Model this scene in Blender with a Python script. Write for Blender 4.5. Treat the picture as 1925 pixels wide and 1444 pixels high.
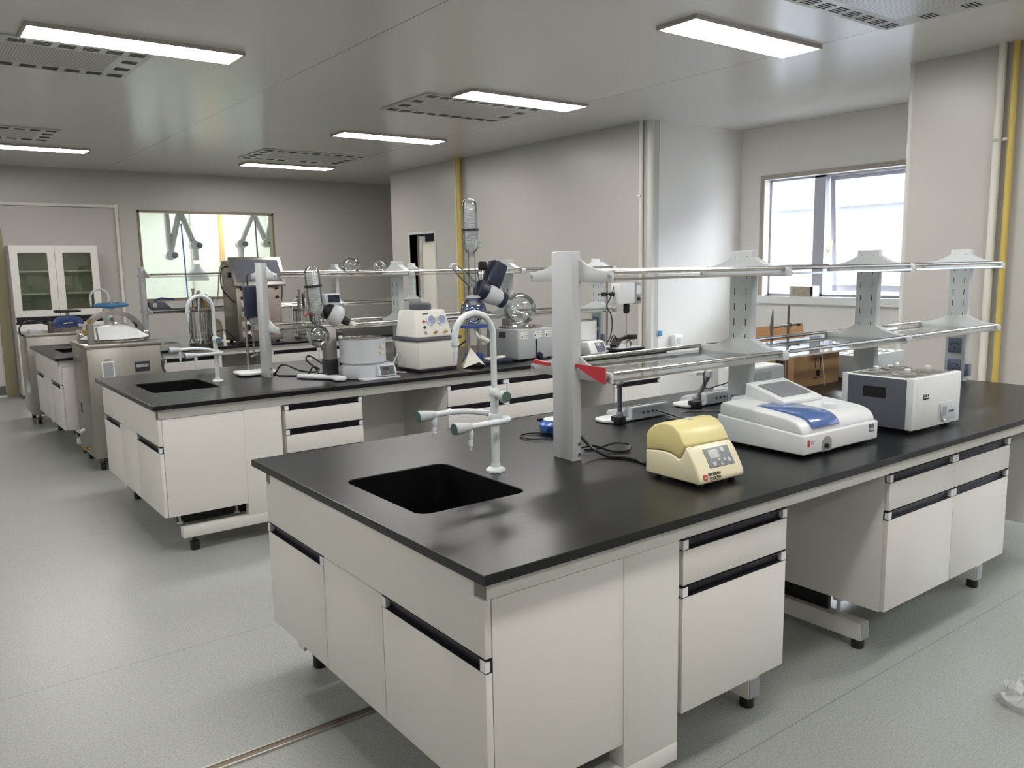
import bpy, bmesh, math, random
from math import sin, cos, pi, radians, sqrt, atan2
from mathutils import Vector, Matrix, Euler

for _o in list(bpy.data.objects):
    bpy.data.objects.remove(_o, do_unlink=True)
scene = bpy.context.scene
COL = scene.collection
random.seed(7)

# ------------------------------------------------------------------ camera, world, exposure
F_PX = 1543.96                                   # focal length for a 1925 x 1444 frame
YAW, PITCH, ROLL = 0.92615219, 0.14341383, -0.01703836
fw = Vector((cos(YAW) * cos(PITCH), sin(YAW) * cos(PITCH), -sin(PITCH)))
rt = Vector((sin(YAW), -cos(YAW), 0.0))
up = rt.cross(fw)
r2 = cos(ROLL) * rt + sin(ROLL) * up
u2 = -sin(ROLL) * rt + cos(ROLL) * up
cam_data = bpy.data.cameras.new('camera')
cam_data.sensor_width = 36.0
cam_data.sensor_fit = 'HORIZONTAL'
cam_data.lens = F_PX / 1925.0 * 36.0
cam_data.clip_start = 0.05
cam = bpy.data.objects.new('camera', cam_data)
COL.objects.link(cam)
m3 = Matrix((r2, u2, -fw)).transposed()
cam.matrix_world = Matrix.Translation((-1.025, -1.482, 1.555)) @ m3.to_4x4()
scene.camera = cam

world = bpy.data.worlds.new('world')
scene.world = world
world.use_nodes = True
_bg = world.node_tree.nodes['Background']
_bg.inputs['Color'].default_value = (0.96, 0.975, 1.0, 1)
_bg.inputs['Strength'].default_value = 15.0

vs = scene.view_settings
vs.view_transform = 'Standard'
vs.look = 'None'
vs.gamma = 1.0
vs.use_curve_mapping = False
vs.exposure = 0.95
LAMP = 17.5                                      # radiance of the ceiling panels
scene.cycles.max_bounces = 10
scene.cycles.diffuse_bounces = 5
scene.cycles.glossy_bounces = 5
scene.cycles.transmission_bounces = 8
scene.cycles.transparent_max_bounces = 24
scene.cycles.sample_clamp_indirect = 6.0
scene.cycles.use_denoising = True

# ------------------------------------------------------------------ materials
def lin(c):
    out = []
    for v in c[:3]:
        v = v / 255.0
        out.append(v / 12.92 if v <= 0.04045 else ((v + 0.055) / 1.055) ** 2.4)
    return tuple(out) + (1.0,)

def pm(name, rgb, rough=0.5, metal=0.0, spec=0.5, noise=0.0, scale=6.0, bump=0.0, coat=0.0, stretch=None):
    m = bpy.data.materials.new(name)
    m.use_nodes = True
    nt = m.node_tree
    b = nt.nodes['Principled BSDF']
    c = lin(rgb)
    b.inputs['Base Color'].default_value = c
    b.inputs['Roughness'].default_value = rough
    b.inputs['Metallic'].default_value = metal
    b.inputs['Specular IOR Level'].default_value = spec
    b.inputs['Coat Weight'].default_value = coat
    tc = nt.nodes.new('ShaderNodeTexCoord')
    mp = nt.nodes.new('ShaderNodeMapping')
    if stretch:
        mp.inputs['Scale'].default_value = stretch
    nz = nt.nodes.new('ShaderNodeTexNoise')
    nz.inputs['Scale'].default_value = scale
    nz.inputs['Detail'].default_value = 4
    nt.links.new(tc.outputs['Object'], mp.inputs['Vector'])
    nt.links.new(mp.outputs['Vector'], nz.inputs['Vector'])
    n = noise if noise else 0.02
    mx = nt.nodes.new('ShaderNodeMix')
    mx.data_type = 'RGBA'
    mx.inputs['A'].default_value = tuple(min(1, v * (1 - n)) for v in c[:3]) + (1,)
    mx.inputs['B'].default_value = tuple(min(1, v * (1 + n)) for v in c[:3]) + (1,)
    nt.links.new(nz.outputs['Fac'], mx.inputs['Factor'])
    nt.links.new(mx.outputs['Result'], b.inputs['Base Color'])
    if bump:
        bp = nt.nodes.new('ShaderNodeBump')
        bp.inputs['Strength'].default_value = bump
        bp.inputs['Distance'].default_value = 0.01
        nt.links.new(nz.outputs['Fac'], bp.inputs['Height'])
        nt.links.new(bp.outputs['Normal'], b.inputs['Normal'])
    return m

def glass_mat(name, tint=(0.97, 0.99, 0.98), edge=0.35, rough=0.02, f0=0.05, white=0.0):
    """thin clear glass: straight transmission, reflection growing towards grazing"""
    m = bpy.data.materials.new(name)
    m.use_nodes = True
    nt = m.node_tree
    for n in list(nt.nodes):
        nt.nodes.remove(n)
    out = nt.nodes.new('ShaderNodeOutputMaterial')
    tr = nt.nodes.new('ShaderNodeBsdfTransparent')
    tr.inputs['Color'].default_value = tint + (1,)
    gl = nt.nodes.new('ShaderNodeBsdfGlossy')
    gl.inputs['Roughness'].default_value = rough
    gl.inputs['Color'].default_value = (1, 1, 1, 1)
    lw = nt.nodes.new('ShaderNodeLayerWeight')
    lw.inputs['Blend'].default_value = 0.25
    mr = nt.nodes.new('ShaderNodeMapRange')
    mr.inputs['To Min'].default_value = f0
    mr.inputs['To Max'].default_value = edge
    mix = nt.nodes.new('ShaderNodeMixShader')
    nt.links.new(lw.outputs['Fresnel'], mr.inputs['Value'])
    nt.links.new(mr.outputs['Result'], mix.inputs['Fac'])
    nt.links.new(tr.outputs['BSDF'], mix.inputs[1])
    nt.links.new(gl.outputs['BSDF'], mix.inputs[2])
    last = mix
    if white:
        df = nt.nodes.new('ShaderNodeBsdfDiffuse')
        df.inputs['Color'].default_value = (0.9, 0.92, 0.92, 1)
        m2 = nt.nodes.new('ShaderNodeMixShader')
        m2.inputs['Fac'].default_value = white
        nt.links.new(mix.outputs['Shader'], m2.inputs[1])
        nt.links.new(df.outputs['BSDF'], m2.inputs[2])
        last = m2
    nt.links.new(last.outputs['Shader'], out.inputs['Surface'])
    return m

def emit_mat(name, rgb, strength):
    m = bpy.data.materials.new(name)
    m.use_nodes = True
    nt = m.node_tree
    b = nt.nodes['Principled BSDF']
    b.inputs['Base Color'].default_value = (0.9, 0.9, 0.9, 1)
    b.inputs['Emission Color'].default_value = tuple(rgb) + (1,)
    b.inputs['Emission Strength'].default_value = strength
    return m

M = {}
M['panel'] = pm('white_steel', (219, 216, 211), 0.38, noise=0.02, scale=3)
M['frame'] = pm('frame_steel', (217, 215, 209), 0.36, noise=0.02, scale=3)
M['capgrey'] = pm('beam_cap_grey', (112, 114, 108), 0.5)
M['black'] = pm('black_plastic', (24, 24, 27), 0.4)
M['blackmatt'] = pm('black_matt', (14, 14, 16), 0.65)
M['top'] = pm('phenolic_top', (11, 11, 14), 0.30, spec=0.42, noise=0.10, scale=40, bump=0.02)
M['sinkblack'] = pm('sink_plastic', (3, 3, 5), 0.6, spec=0.15)
M['channel'] = pm('black_anodised', (40, 40, 46), 0.32, metal=0.6)
M['endcap'] = pm('pale_plastic', (226, 226, 230), 0.35)
M['rack'] = pm('rack_grey', (192, 195, 196), 0.38, noise=0.02, scale=4)
M['socket'] = pm('socket_slate', (96, 106, 124), 0.5)
M['chrome'] = pm('chrome', (218, 214, 208), 0.14, metal=1.0)
M['steel'] = pm('brushed_steel', (170, 167, 159), 0.36, metal=0.9, noise=0.10, scale=5, stretch=(14, 14, 0.6))
M['steeldark'] = pm('dark_steel', (120, 116, 110), 0.38, metal=0.85, noise=0.12, scale=6)
M['faucet'] = pm('epoxy_white', (216, 222, 224), 0.3, coat=0.3)
M['valvegrey'] = pm('valve_grey', (186, 192, 192), 0.4)
M['green'] = pm('valve_green', (74, 104, 98), 0.45)
M['teal'] = pm('valve_teal', (92, 120, 132), 0.45)
M['cream'] = pm('cream_plastic', (226, 219, 184), 0.35, noise=0.02)
M['yellowlid'] = pm('pale_yellow_plastic', (222, 211, 148), 0.35, noise=0.02)
M['greypanel'] = pm('grey_panel', (132, 134, 138), 0.4)
M['lcd'] = pm('lcd', (196, 202, 198), 0.25)
M['white'] = pm('white_plastic', (226, 228, 228), 0.35)
M['offwhite'] = pm('off_white_plastic', (225, 224, 216), 0.38, noise=0.02)
M['palegrey'] = pm('pale_grey_plastic', (200, 204, 208), 0.35)
M['midgrey'] = pm('mid_grey', (150, 152, 156), 0.4)
M['darkgrey'] = pm('dark_grey', (84, 86, 94), 0.45)
M['slate'] = pm('slate_panel', (94, 96, 106), 0.5, noise=0.02)
M['blue'] = pm('instrument_blue', (64, 104, 176), 0.3, coat=0.3)
M['bluelid'] = pm('blue_lid', (74, 104, 164), 0.22, coat=0.6)
M['navy'] = pm('navy_plastic', (32, 37, 58), 0.4)
M['blueyoke'] = pm('blue_enamel', (58, 80, 142), 0.35)
M['wheelblue'] = pm('wheel_blue', (52, 108, 150), 0.35)
M['red'] = pm('red_plastic', (186, 52, 62), 0.4)
M['stickred'] = pm('sticker_red', (196, 64, 58), 0.5)
M['stickyellow'] = pm('sticker_yellow', (222, 200, 84), 0.5)
M['paper'] = pm('paper', (232, 230, 218), 0.7)
M['ink'] = pm('ink', (40, 38, 40), 0.6)
M['brass'] = pm('brass', (190, 156, 88), 0.3, metal=0.9)
M['yellowpipe'] = pm('gas_pipe_yellow', (196, 172, 88), 0.4, noise=0.06, scale=2)
M['whitepipe'] = pm('pipe_white', (214, 212, 202), 0.4)
M['card'] = pm('cardboard', (172, 132, 92), 0.8, noise=0.06, scale=9, stretch=(1, 1, 8))
M['cardprint'] = pm('carton_print', (46, 36, 34), 0.8)
M['cable'] = pm('black_cable', (22, 22, 24), 0.35)
M['cablewhite'] = pm('white_cable', (222, 222, 216), 0.4)
M['glass'] = glass_mat('labware_glass', (0.93, 0.95, 0.95), edge=0.95, f0=0.11)
M['coil'] = glass_mat('coil_glass', (0.90, 0.92, 0.92), edge=0.85, f0=0.25, rough=0.10, white=0.6)
M['shelfglass'] = glass_mat('shelf_glass', (0.91, 0.95, 0.94), edge=0.85, f0=0.06)
M['pane'] = glass_mat('window_pane', (0.95, 0.98, 1.0), edge=0.6, f0=0.04)
M['cabglass'] = glass_mat('cabinet_glass', (0.80, 0.84, 0.76), edge=0.5, f0=0.05)
M['alu'] = pm('aluminium', (196, 192, 186), 0.3, metal=0.85)
M['winframe'] = pm('window_frame_grey', (176, 178, 188), 0.4)
M['winrev'] = pm('window_reveal', (168, 158, 150), 0.5)

# ------------------------------------------------------------------ mesh builder
class MB:
    def __init__(self):
        self.v = []
        self.f = []
    def add(self, verts, faces):
        n = len(self.v)
        self.v += [Vector(p) for p in verts]
        self.f += [tuple(i + n for i in fc) for fc in faces]
        return self
    def box(self, x0, y0, z0, x1, y1, z1):
        return self.add([(x0, y0, z0), (x1, y0, z0), (x1, y1, z0), (x0, y1, z0),
                         (x0, y0, z1), (x1, y0, z1), (x1, y1, z1), (x0, y1, z1)],
                        [(0, 3, 2, 1), (4, 5, 6, 7), (0, 1, 5, 4), (1, 2, 6, 5), (2, 3, 7, 6), (3, 0, 4, 7)])
    def cbox(self, c, s, rot=None):
        R = Euler(rot).to_matrix() if rot else Matrix.Identity(3)
        vs_ = [Vector(c) + R @ Vector((sx * s[0] / 2, sy * s[1] / 2, sz * s[2] / 2))
               for sz in (-1, 1) for sx, sy in ((-1, -1), (1, -1), (1, 1), (-1, 1))]
        return self.add(vs_, [(0, 3, 2, 1), (4, 5, 6, 7), (0, 1, 5, 4), (1, 2, 6, 5), (2, 3, 7, 6), (3, 0, 4, 7)])
    def cyl(self, p0, p1, r0, r1=None, n=16):
        r1 = r0 if r1 is None else r1
        p0, p1 = Vector(p0), Vector(p1)
        d = (p1 - p0).normalized()
        a = d.orthogonal().normalized()
        b = d.cross(a)
        vs_ = [p0 + r0 * (cos(2 * pi * i / n) * a + sin(2 * pi * i / n) * b) for i in range(n)] + \
              [p1 + r1 * (cos(2 * pi * i / n) * a + sin(2 * pi * i / n) * b) for i in range(n)]
        fs = [(i, (i + 1) % n, n + (i + 1) % n, n + i) for i in range(n)]
        fs += [tuple(reversed(range(n))), tuple(range(n, 2 * n))]
        return self.add(vs_, fs)
    def tube(self, pts, r, n=8, closed=False, smooth=0):
        P = [Vector(p) for p in pts]
        if smooth:
            P = catmull(P, smooth, closed)
        k = len(P)
        prev = None
        vs_, fs = [], []
        for i in range(k):
            if closed:
                t = (P[(i + 1) % k] - P[i - 1]).normalized()
            else:
                t = (P[min(i + 1, k - 1)] - P[max(i - 1, 0)]).normalized()
            if prev is None:
                a = t.orthogonal().normalized()
            else:
                a = (prev - t * prev.dot(t))
                a = a.normalized() if a.length > 1e-6 else t.orthogonal().normalized()
            prev = a
            b = t.cross(a)
            rr = r[i] if isinstance(r, (list, tuple)) else r
            vs_ += [P[i] + rr * (cos(2 * pi * j / n) * a + sin(2 * pi * j / n) * b) for j in range(n)]
        rng = range(k) if closed else range(k - 1)
        for i in rng:
            i2 = (i + 1) % k
            for j in range(n):
                fs.append((i * n + j, i * n + (j + 1) % n, i2 * n + (j + 1) % n, i2 * n + j))
        if not closed:
            fs.append(tuple(reversed(range(n))))
            fs.append(tuple(range((k - 1) * n, k * n)))
        return self.add(vs_, fs)
    def lathe(self, prof, c=(0, 0, 0), n=24, R=None, cap=True):
        """prof: list of (radius, height) turned about the local z axis"""
        c = Vector(c)
        R = R or Matrix.Identity(3)
        vs_, fs = [], []
        for (r, z) in prof:
            r = max(r, 1e-4)
            for j in range(n):
                vs_.append(c + R @ Vector((r * cos(2 * pi * j / n), r * sin(2 * pi * j / n), z)))
        k = len(prof)
        for i in range(k - 1):
            for j in range(n):
                fs.append((i * n + j, i * n + (j + 1) % n, (i + 1) * n + (j + 1) % n, (i + 1) * n + j))
        if cap:
            fs.append(tuple(reversed(range(n))))
            fs.append(tuple(range((k - 1) * n, k * n)))
        return self.add(vs_, fs)
    def sphere(self, c, r, n=24, k=12, sz=1.0):
        prof = [(r * sin(pi * i / k), -r * sz * cos(pi * i / k)) for i in range(k + 1)]
        return self.lathe(prof, c, n)
    def prism(self, poly, axis, a, b):
        """poly in the two other axes (x: (y,z), y: (x,z), z: (x,y)) pushed from a to b"""
        def pt(p, t):
            return {'x': (t, p[0], p[1]), 'y': (p[0], t, p[1]), 'z': (p[0], p[1], t)}[axis]
        n = len(poly)
        vs_ = [pt(p, a) for p in poly] + [pt(p, b) for p in poly]
        fs = [(i, (i + 1) % n, n + (i + 1) % n, n + i) for i in range(n)]
        fs += [tuple(reversed(range(n))), tuple(range(n, 2 * n))]
        return self.add(vs_, fs)
    def build(self, name, mat, parent=None, bevel=0.0, seg=2, smooth=True, loc=None, label=None, extra=()):
        me = bpy.data.meshes.new(name)
        bm = bmesh.new()
        bv = [bm.verts.new(p) for p in self.v]
        for f in self.f:
            try:
                bm.faces.new([bv[i] for i in f])
            except ValueError:
                pass
        bmesh.ops.recalc_face_normals(bm, faces=bm.faces)
        if bevel:
            es = [e for e in bm.edges if len(e.link_faces) == 2 and e.calc_face_angle(0) > radians(35)]
            bmesh.ops.bevel(bm, geom=es, offset=bevel, segments=seg, profile=0.5, affect='EDGES', clamp_overlap=True)
        for k, (mb, _m) in enumerate(extra):
            ev = [bm.verts.new(p) for p in mb.v]
            ef = []
            for f in mb.f:
                fc = bm.faces.new([ev[i] for i in f])
                fc.material_index = k + 1
                ef.append(fc)
            bmesh.ops.recalc_face_normals(bm, faces=ef)
        bm.to_mesh(me)
        bm.free()
        if smooth:
            for p in me.polygons:
                p.use_smooth = True
            me.set_sharp_from_angle(angle=radians(40))
        me.materials.append(M[mat] if isinstance(mat, str) else mat)
        for _mb, em in extra:
            me.materials.append(M[em])
        o = bpy.data.objects.new(name, me)
        COL.objects.link(o)
        if parent is not None:
            o.parent = parent
        if loc is not None:
            o.location = loc
        if label:
            o['label'] = label
        return o

def catmull(P, sub, closed=False):
    out = []
    k = len(P)
    rng = range(k) if closed else range(k - 1)
    for i in rng:
        p0 = P[i - 1] if (closed or i > 0) else P[0]
        p1 = P[i]
        p2 = P[(i + 1) % k]
        p3 = P[(i + 2) % k] if (closed or i + 2 < k) else P[-1]
        for s in range(sub):
            t = s / sub
            out.append(0.5 * ((2 * p1) + (p2 - p0) * t + (2 * p0 - 5 * p1 + 4 * p2 - p3) * t * t
                              + (3 * p1 - p0 - 3 * p2 + p3) * t ** 3))
    if not closed:
        out.append(P[-1])
    return out

def rrect(x0, y0, x1, y1, r, n=5):
    pts = []
    for cx_, cy_, a0 in ((x1 - r, y1 - r, 0), (x0 + r, y1 - r, 90), (x0 + r, y0 + r, 180), (x1 - r, y0 + r, 270)):
        for i in range(n + 1):
            a = radians(a0 + 90.0 * i / n)
            pts.append((cx_ + r * cos(a), cy_ + r * sin(a)))
    return pts

def thing(name, label, cat, loc=(0, 0, 0), rotz=0.0, group=None):
    o = bpy.data.objects.new(name, None)
    o.empty_display_size = 0.05
    COL.objects.link(o)
    o.location = loc
    o.rotation_euler = (0, 0, rotz)
    o['label'] = label
    o['category'] = cat
    if group:
        o['group'] = group
    return o

def tag(o, label, cat, group=None):
    o['label'] = label
    o['category'] = cat
    if group:
        o['group'] = group
    return o

def struct(o):
    o['kind'] = 'structure'
    return o

def copy_tree(o, parent=None):
    kids = list(o.children)
    c = o.copy()
    COL.objects.link(c)
    if parent is not None:
        c.parent = parent
    for k in kids:
        copy_tree(k, c)
    return c

def dup(root, loc, label, rotz=None, group=None):
    c = copy_tree(root)
    c.location = loc
    if rotz is not None:
        c.rotation_euler = (0, 0, rotz)
    c['label'] = label
    if group:
        c['group'] = group
    return c

def text(body, size, mat, parent, loc, rot, name='lettering', bold=0.0, align='CENTER'):
    cu = bpy.data.curves.new(name, 'FONT')
    cu.body = body
    cu.size = size
    cu.align_x = align
    cu.align_y = 'CENTER'
    cu.extrude = 0.0003
    cu.offset = bold
    t = bpy.data.objects.new(name + '_curve', cu)
    COL.objects.link(t)
    dg = bpy.context.evaluated_depsgraph_get()
    me = bpy.data.meshes.new_from_object(t.evaluated_get(dg))
    bpy.data.objects.remove(t, do_unlink=True)
    bpy.data.curves.remove(cu)
    me.materials.clear()
    me.materials.append(M[mat])
    o = bpy.data.objects.new(name, me)
    COL.objects.link(o)
    o.parent = parent
    o.location = loc
    o.rotation_euler = rot
    return o
# ------------------------------------------------------------------ room shell
H = 2.9
XL, XR, YF, YB = -4.6, 6.25, -4.2, 10.7

def floor_mat():
    m = bpy.data.materials.new('vinyl_floor')
    m.use_nodes = True
    nt = m.node_tree
    L = nt.links.new
    b = nt.nodes['Principled BSDF']
    tc = nt.nodes.new('ShaderNodeTexCoord')
    n1 = nt.nodes.new('ShaderNodeTexNoise'); n1.inputs['Scale'].default_value = 120; n1.inputs['Detail'].default_value = 3
    n2 = nt.nodes.new('ShaderNodeTexNoise'); n2.inputs['Scale'].default_value = 0.9; n2.inputs['Detail'].default_value = 2
    L(tc.outputs['Object'], n1.inputs['Vector']); L(tc.outputs['Object'], n2.inputs['Vector'])
    r1 = nt.nodes.new('ShaderNodeValToRGB')
    r1.color_ramp.elements[0].position = 0.35; r1.color_ramp.elements[0].color = lin((146, 149, 144))
    r1.color_ramp.elements[1].position = 0.65; r1.color_ramp.elements[1].color = lin((166, 169, 163))
    L(n1.outputs['Fac'], r1.inputs['Fac'])
    mx = nt.nodes.new('ShaderNodeMix'); mx.data_type = 'RGBA'; mx.blend_type = 'MULTIPLY'
    mx.inputs['Factor'].default_value = 0.12
    L(r1.outputs['Color'], mx.inputs['A']); L(n2.outputs['Fac'], mx.inputs['B'])
    # welded seams between the vinyl sheets, every 1.9 m
    sp = nt.nodes.new('ShaderNodeSeparateXYZ'); L(tc.outputs['Object'], sp.inputs['Vector'])
    ad = nt.nodes.new('ShaderNodeMath'); ad.operation = 'ADD'; ad.inputs[1].default_value = 100 * 1.9 - 1.923
    L(sp.outputs['Y'], ad.inputs[0])
    mo = nt.nodes.new('ShaderNodeMath'); mo.operation = 'MODULO'; mo.inputs[1].default_value = 1.9
    L(ad.outputs[0], mo.inputs[0])
    lt = nt.nodes.new('ShaderNodeMath'); lt.operation = 'LESS_THAN'; lt.inputs[1].default_value = 0.0035
    L(mo.outputs[0], lt.inputs[0])
    m2 = nt.nodes.new('ShaderNodeMix'); m2.data_type = 'RGBA'
    L(lt.outputs[0], m2.inputs['Factor']); L(mx.outputs['Result'], m2.inputs['A'])
    m2.inputs['B'].default_value = lin((112, 114, 108))
    L(m2.outputs['Result'], b.inputs['Base Color'])
    mr = nt.nodes.new('ShaderNodeMapRange')
    mr.inputs['To Min'].default_value = 0.285; mr.inputs['To Max'].default_value = 0.33
    L(n2.outputs['Fac'], mr.inputs['Value']); L(mr.outputs['Result'], b.inputs['Roughness'])
    bp = nt.nodes.new('ShaderNodeBump'); bp.inputs['Strength'].default_value = 0.04; bp.inputs['Distance'].default_value = 0.004
    L(n1.outputs['Fac'], bp.inputs['Height']); L(bp.outputs['Normal'], b.inputs['Normal'])
    return m

def ceil_mat():
    m = pm('ceiling_panel', (208, 206, 203), 0.22, spec=0.5, noise=0.02, scale=0.8)
    nt = m.node_tree
    L = nt.links.new
    b = nt.nodes['Principled BSDF']
    src = b.inputs['Base Color'].links[0].from_socket
    tc = nt.nodes.new('ShaderNodeTexCoord')
    sp = nt.nodes.new('ShaderNodeSeparateXYZ'); L(tc.outputs['Object'], sp.inputs['Vector'])
    ad = nt.nodes.new('ShaderNodeMath'); ad.operation = 'ADD'; ad.inputs[1].default_value = 10 * 2.41 - 1.400
    L(sp.outputs['X'], ad.inputs[0])
    mo = nt.nodes.new('ShaderNodeMath'); mo.operation = 'MODULO'; mo.inputs[1].default_value = 2.41
    L(ad.outputs[0], mo.inputs[0])
    lt = nt.nodes.new('ShaderNodeMath'); lt.operation = 'LESS_THAN'; lt.inputs[1].default_value = 0.005
    L(mo.outputs[0], lt.inputs[0])
    m2 = nt.nodes.new('ShaderNodeMix'); m2.data_type = 'RGBA'
    L(lt.outputs[0], m2.inputs['Factor']); L(src, m2.inputs['A'])
    m2.inputs['B'].default_value = lin((92, 90, 86))
    L(m2.outputs['Result'], b.inputs['Base Color'])
    return m

M['floor'] = floor_mat()
M['ceiling'] = ceil_mat()
M['wall'] = pm('wall_panel', (184, 181, 176), 0.34, noise=0.015, scale=0.7)
M['wallplain'] = pm('wall_plaster', (222, 220, 216), 0.5, noise=0.015, scale=0.7)
M['coving'] = pm('coving', (206, 206, 200), 0.35)
M['jamb'] = pm('door_jamb', (150, 142, 112), 0.5)
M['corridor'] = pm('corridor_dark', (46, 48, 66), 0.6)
M['labwhite'] = pm('next_room_white', (226, 232, 220), 0.55)

struct(MB().box(XL, YF, -0.1, XR + .1, YB + .1, 0).build('floor', 'floor'))
struct(MB().box(XL, YF, H, XR + .1, YB + .1, H + .1).build('ceiling', 'ceiling'))
struct(MB().box(XL - .1, YF, 0, XL, YB + .1, H).build('wall_left', 'wall'))
struct(MB().box(XL, YF - .1, 0, XR + .1, YF, H).build('wall_front', 'wall'))
# back wall with the observation window and the door opening cut out
OX0, OX1, OZ0, OZ1 = 1.785, 3.70, 1.15, 2.39
w = MB()
w.box(XL, YB, 0, -0.85, YB + .12, H)
w.box(-0.85, YB, 2.05, 0.06, YB + .12, H)
w.box(0.06, YB, 0, OX0, YB + .12, H)
w.box(OX0, YB, 0, OX1, YB + .12, OZ0)
w.box(OX0, YB, OZ1, OX1, YB + .12, H)
w.box(OX1, YB, 0, XR + .1, YB + .12, H)
struct(w.build('wall_back', 'wall'))
# right-hand wall, its doorway, its return beside the window bay
DY0, DY1, DZ = 8.03, 8.70, 2.0
RX = 4.88
w = MB()
w.box(RX, 4.12, 0, RX + .12, DY0, H)
w.box(RX, DY0, DZ, RX + .12, DY1, H)
w.box(RX, DY1, 0, RX + .12, 9.2, H)
w.box(RX + .12, 9.08, 0, XR, 9.2, H)
struct(w.build('wall_right', 'wall'))
struct(MB().box(RX + .12, 4.12, 0, XR + .1, 4.24, H).build('wall_alcove', 'wallplain'))
# window wall: two bays
WZ0, WZ1 = 1.20, 2.375
WY0, WY1 = 2.05, 3.82
V0, V1 = -2.3, 0.1
w = MB()
w.box(XR, YF, 0, XR + .22, YB, WZ0)
w.box(XR, YF, WZ1, XR + .22, YB, H)
for a, b in ((YF, V0), (V1, WY0), (WY1, YB)):
    w.box(XR, a, WZ0, XR + .22, b, WZ1)
struct(w.build('wall_window', 'wallplain'))
CX = 4.82
struct(MB().box(CX, 0.55, 0, XR, 1.60, H).build('wall_column', 'wall', bevel=0.0))
struct(MB().cyl((CX + .012, 1.588, 0), (CX + .012, 1.588, H), .02, n=12).build('trim_1', 'coving'))
struct(MB().cyl((RX + .02, 4.14, 0), (RX + .02, 4.14, H), .035, n=12).build('trim_2', 'coving'))
w = MB()
w.box(CX - .012, .55, 0, CX, 1.6, .1)
struct(w.build('baseboard_column', 'alu'))
w = MB()
w.box(RX - .012, 4.12, 0, RX, DY0, .1)
w.box(RX - .012, DY1, 0, RX, 9.2, .1)
struct(w.build('baseboard_right', 'alu'))
struct(MB().box(.06, YB - .012, 0, XR, YB, .1).build('baseboard_back', 'alu'))

# observation window into the next room
t = MB()
fwid = .028
t.box(OX0, YB - .012, OZ0, OX0 + fwid, YB + .13, OZ1)
t.box(OX1 - fwid, YB - .012, OZ0, OX1, YB + .13, OZ1)
t.box(OX0, YB - .012, OZ1 - fwid, OX1, YB + .13, OZ1)
t.box(OX0, YB - .012, OZ0, OX1, YB + .13, OZ0 + fwid)
M['obsframe'] = pm('obs_frame', (128, 118, 100), 0.4, metal=0.3)
fr = struct(t.build('window_2', 'obsframe'))
MB().box(OX0 + .02, YB + .05, OZ0 + .02, OX1 - .02, YB + .056, OZ1 - .02).build('pane', 'pane', fr)

# door standing in the back wall at the left edge of the view
fr = struct(MB().box(0.06, YB - .03, 0, 0.18, YB + .0, 2.12).box(-0.97, YB - .03, 0, -0.85, YB, 2.12)
            .box(-0.85, YB - .03, 2.0, 0.06, YB, 2.12).build('door_1', 'jamb'))
MB().box(-0.85, YB + .02, 0.02, 0.06, YB + .06, 2.0).build('door_leaf', 'panel', fr)
MB().box(-0.84, YB + .005, 0.02, 0.05, YB + .02, 0.14).build('kick_plate', 'capgrey', fr)

# doorway in the right wall, opening on a dark passage
fr = struct(MB().box(RX - .01, DY0 - .03, 0, RX + .13, DY0, DZ + .03).box(RX - .01, DY1, 0, RX + .13, DY1 + .03, DZ + .03)
            .box(RX - .01, DY0, DZ, RX + .13, DY1, DZ + .03).build('door_2', 'coving'))
MB().box(RX + .13, DY1 - .05, 0, RX + .22, DY1 - .01, DZ - .02).build('door_leaf', 'frame', fr)
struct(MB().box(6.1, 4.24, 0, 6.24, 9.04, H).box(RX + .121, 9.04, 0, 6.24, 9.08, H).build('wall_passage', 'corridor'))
o = MB().box(5.05, 8.12, 0, 5.40, 8.66, 1.905).build('passage_cupboard', 'paper', bevel=.006)
tag(o, 'tall white cupboard seen through the doorway in the right wall', 'cupboard')

# ------------------------------------------------------------------ the room beyond the observation window
NY = 14.2
w = MB()
w.box(-0.5, NY, 0, 6.35, NY + .1, H)
w.box(-0.6, YB + .12, 0, -0.5, NY, H)
w.box(6.25, YB + .12, 0, 6.35, NY, H)
struct(w.build('wall_next_room', 'labwhite'))
struct(MB().box(-0.6, YB + .1, -0.1, 6.35, NY + .1, 0).build('floor_next_room', 'floor'))
struct(MB().box(-0.6, YB + .1, H, 6.35, NY + .1, H + .1).build('ceiling_next_room', 'labwhite'))

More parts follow.
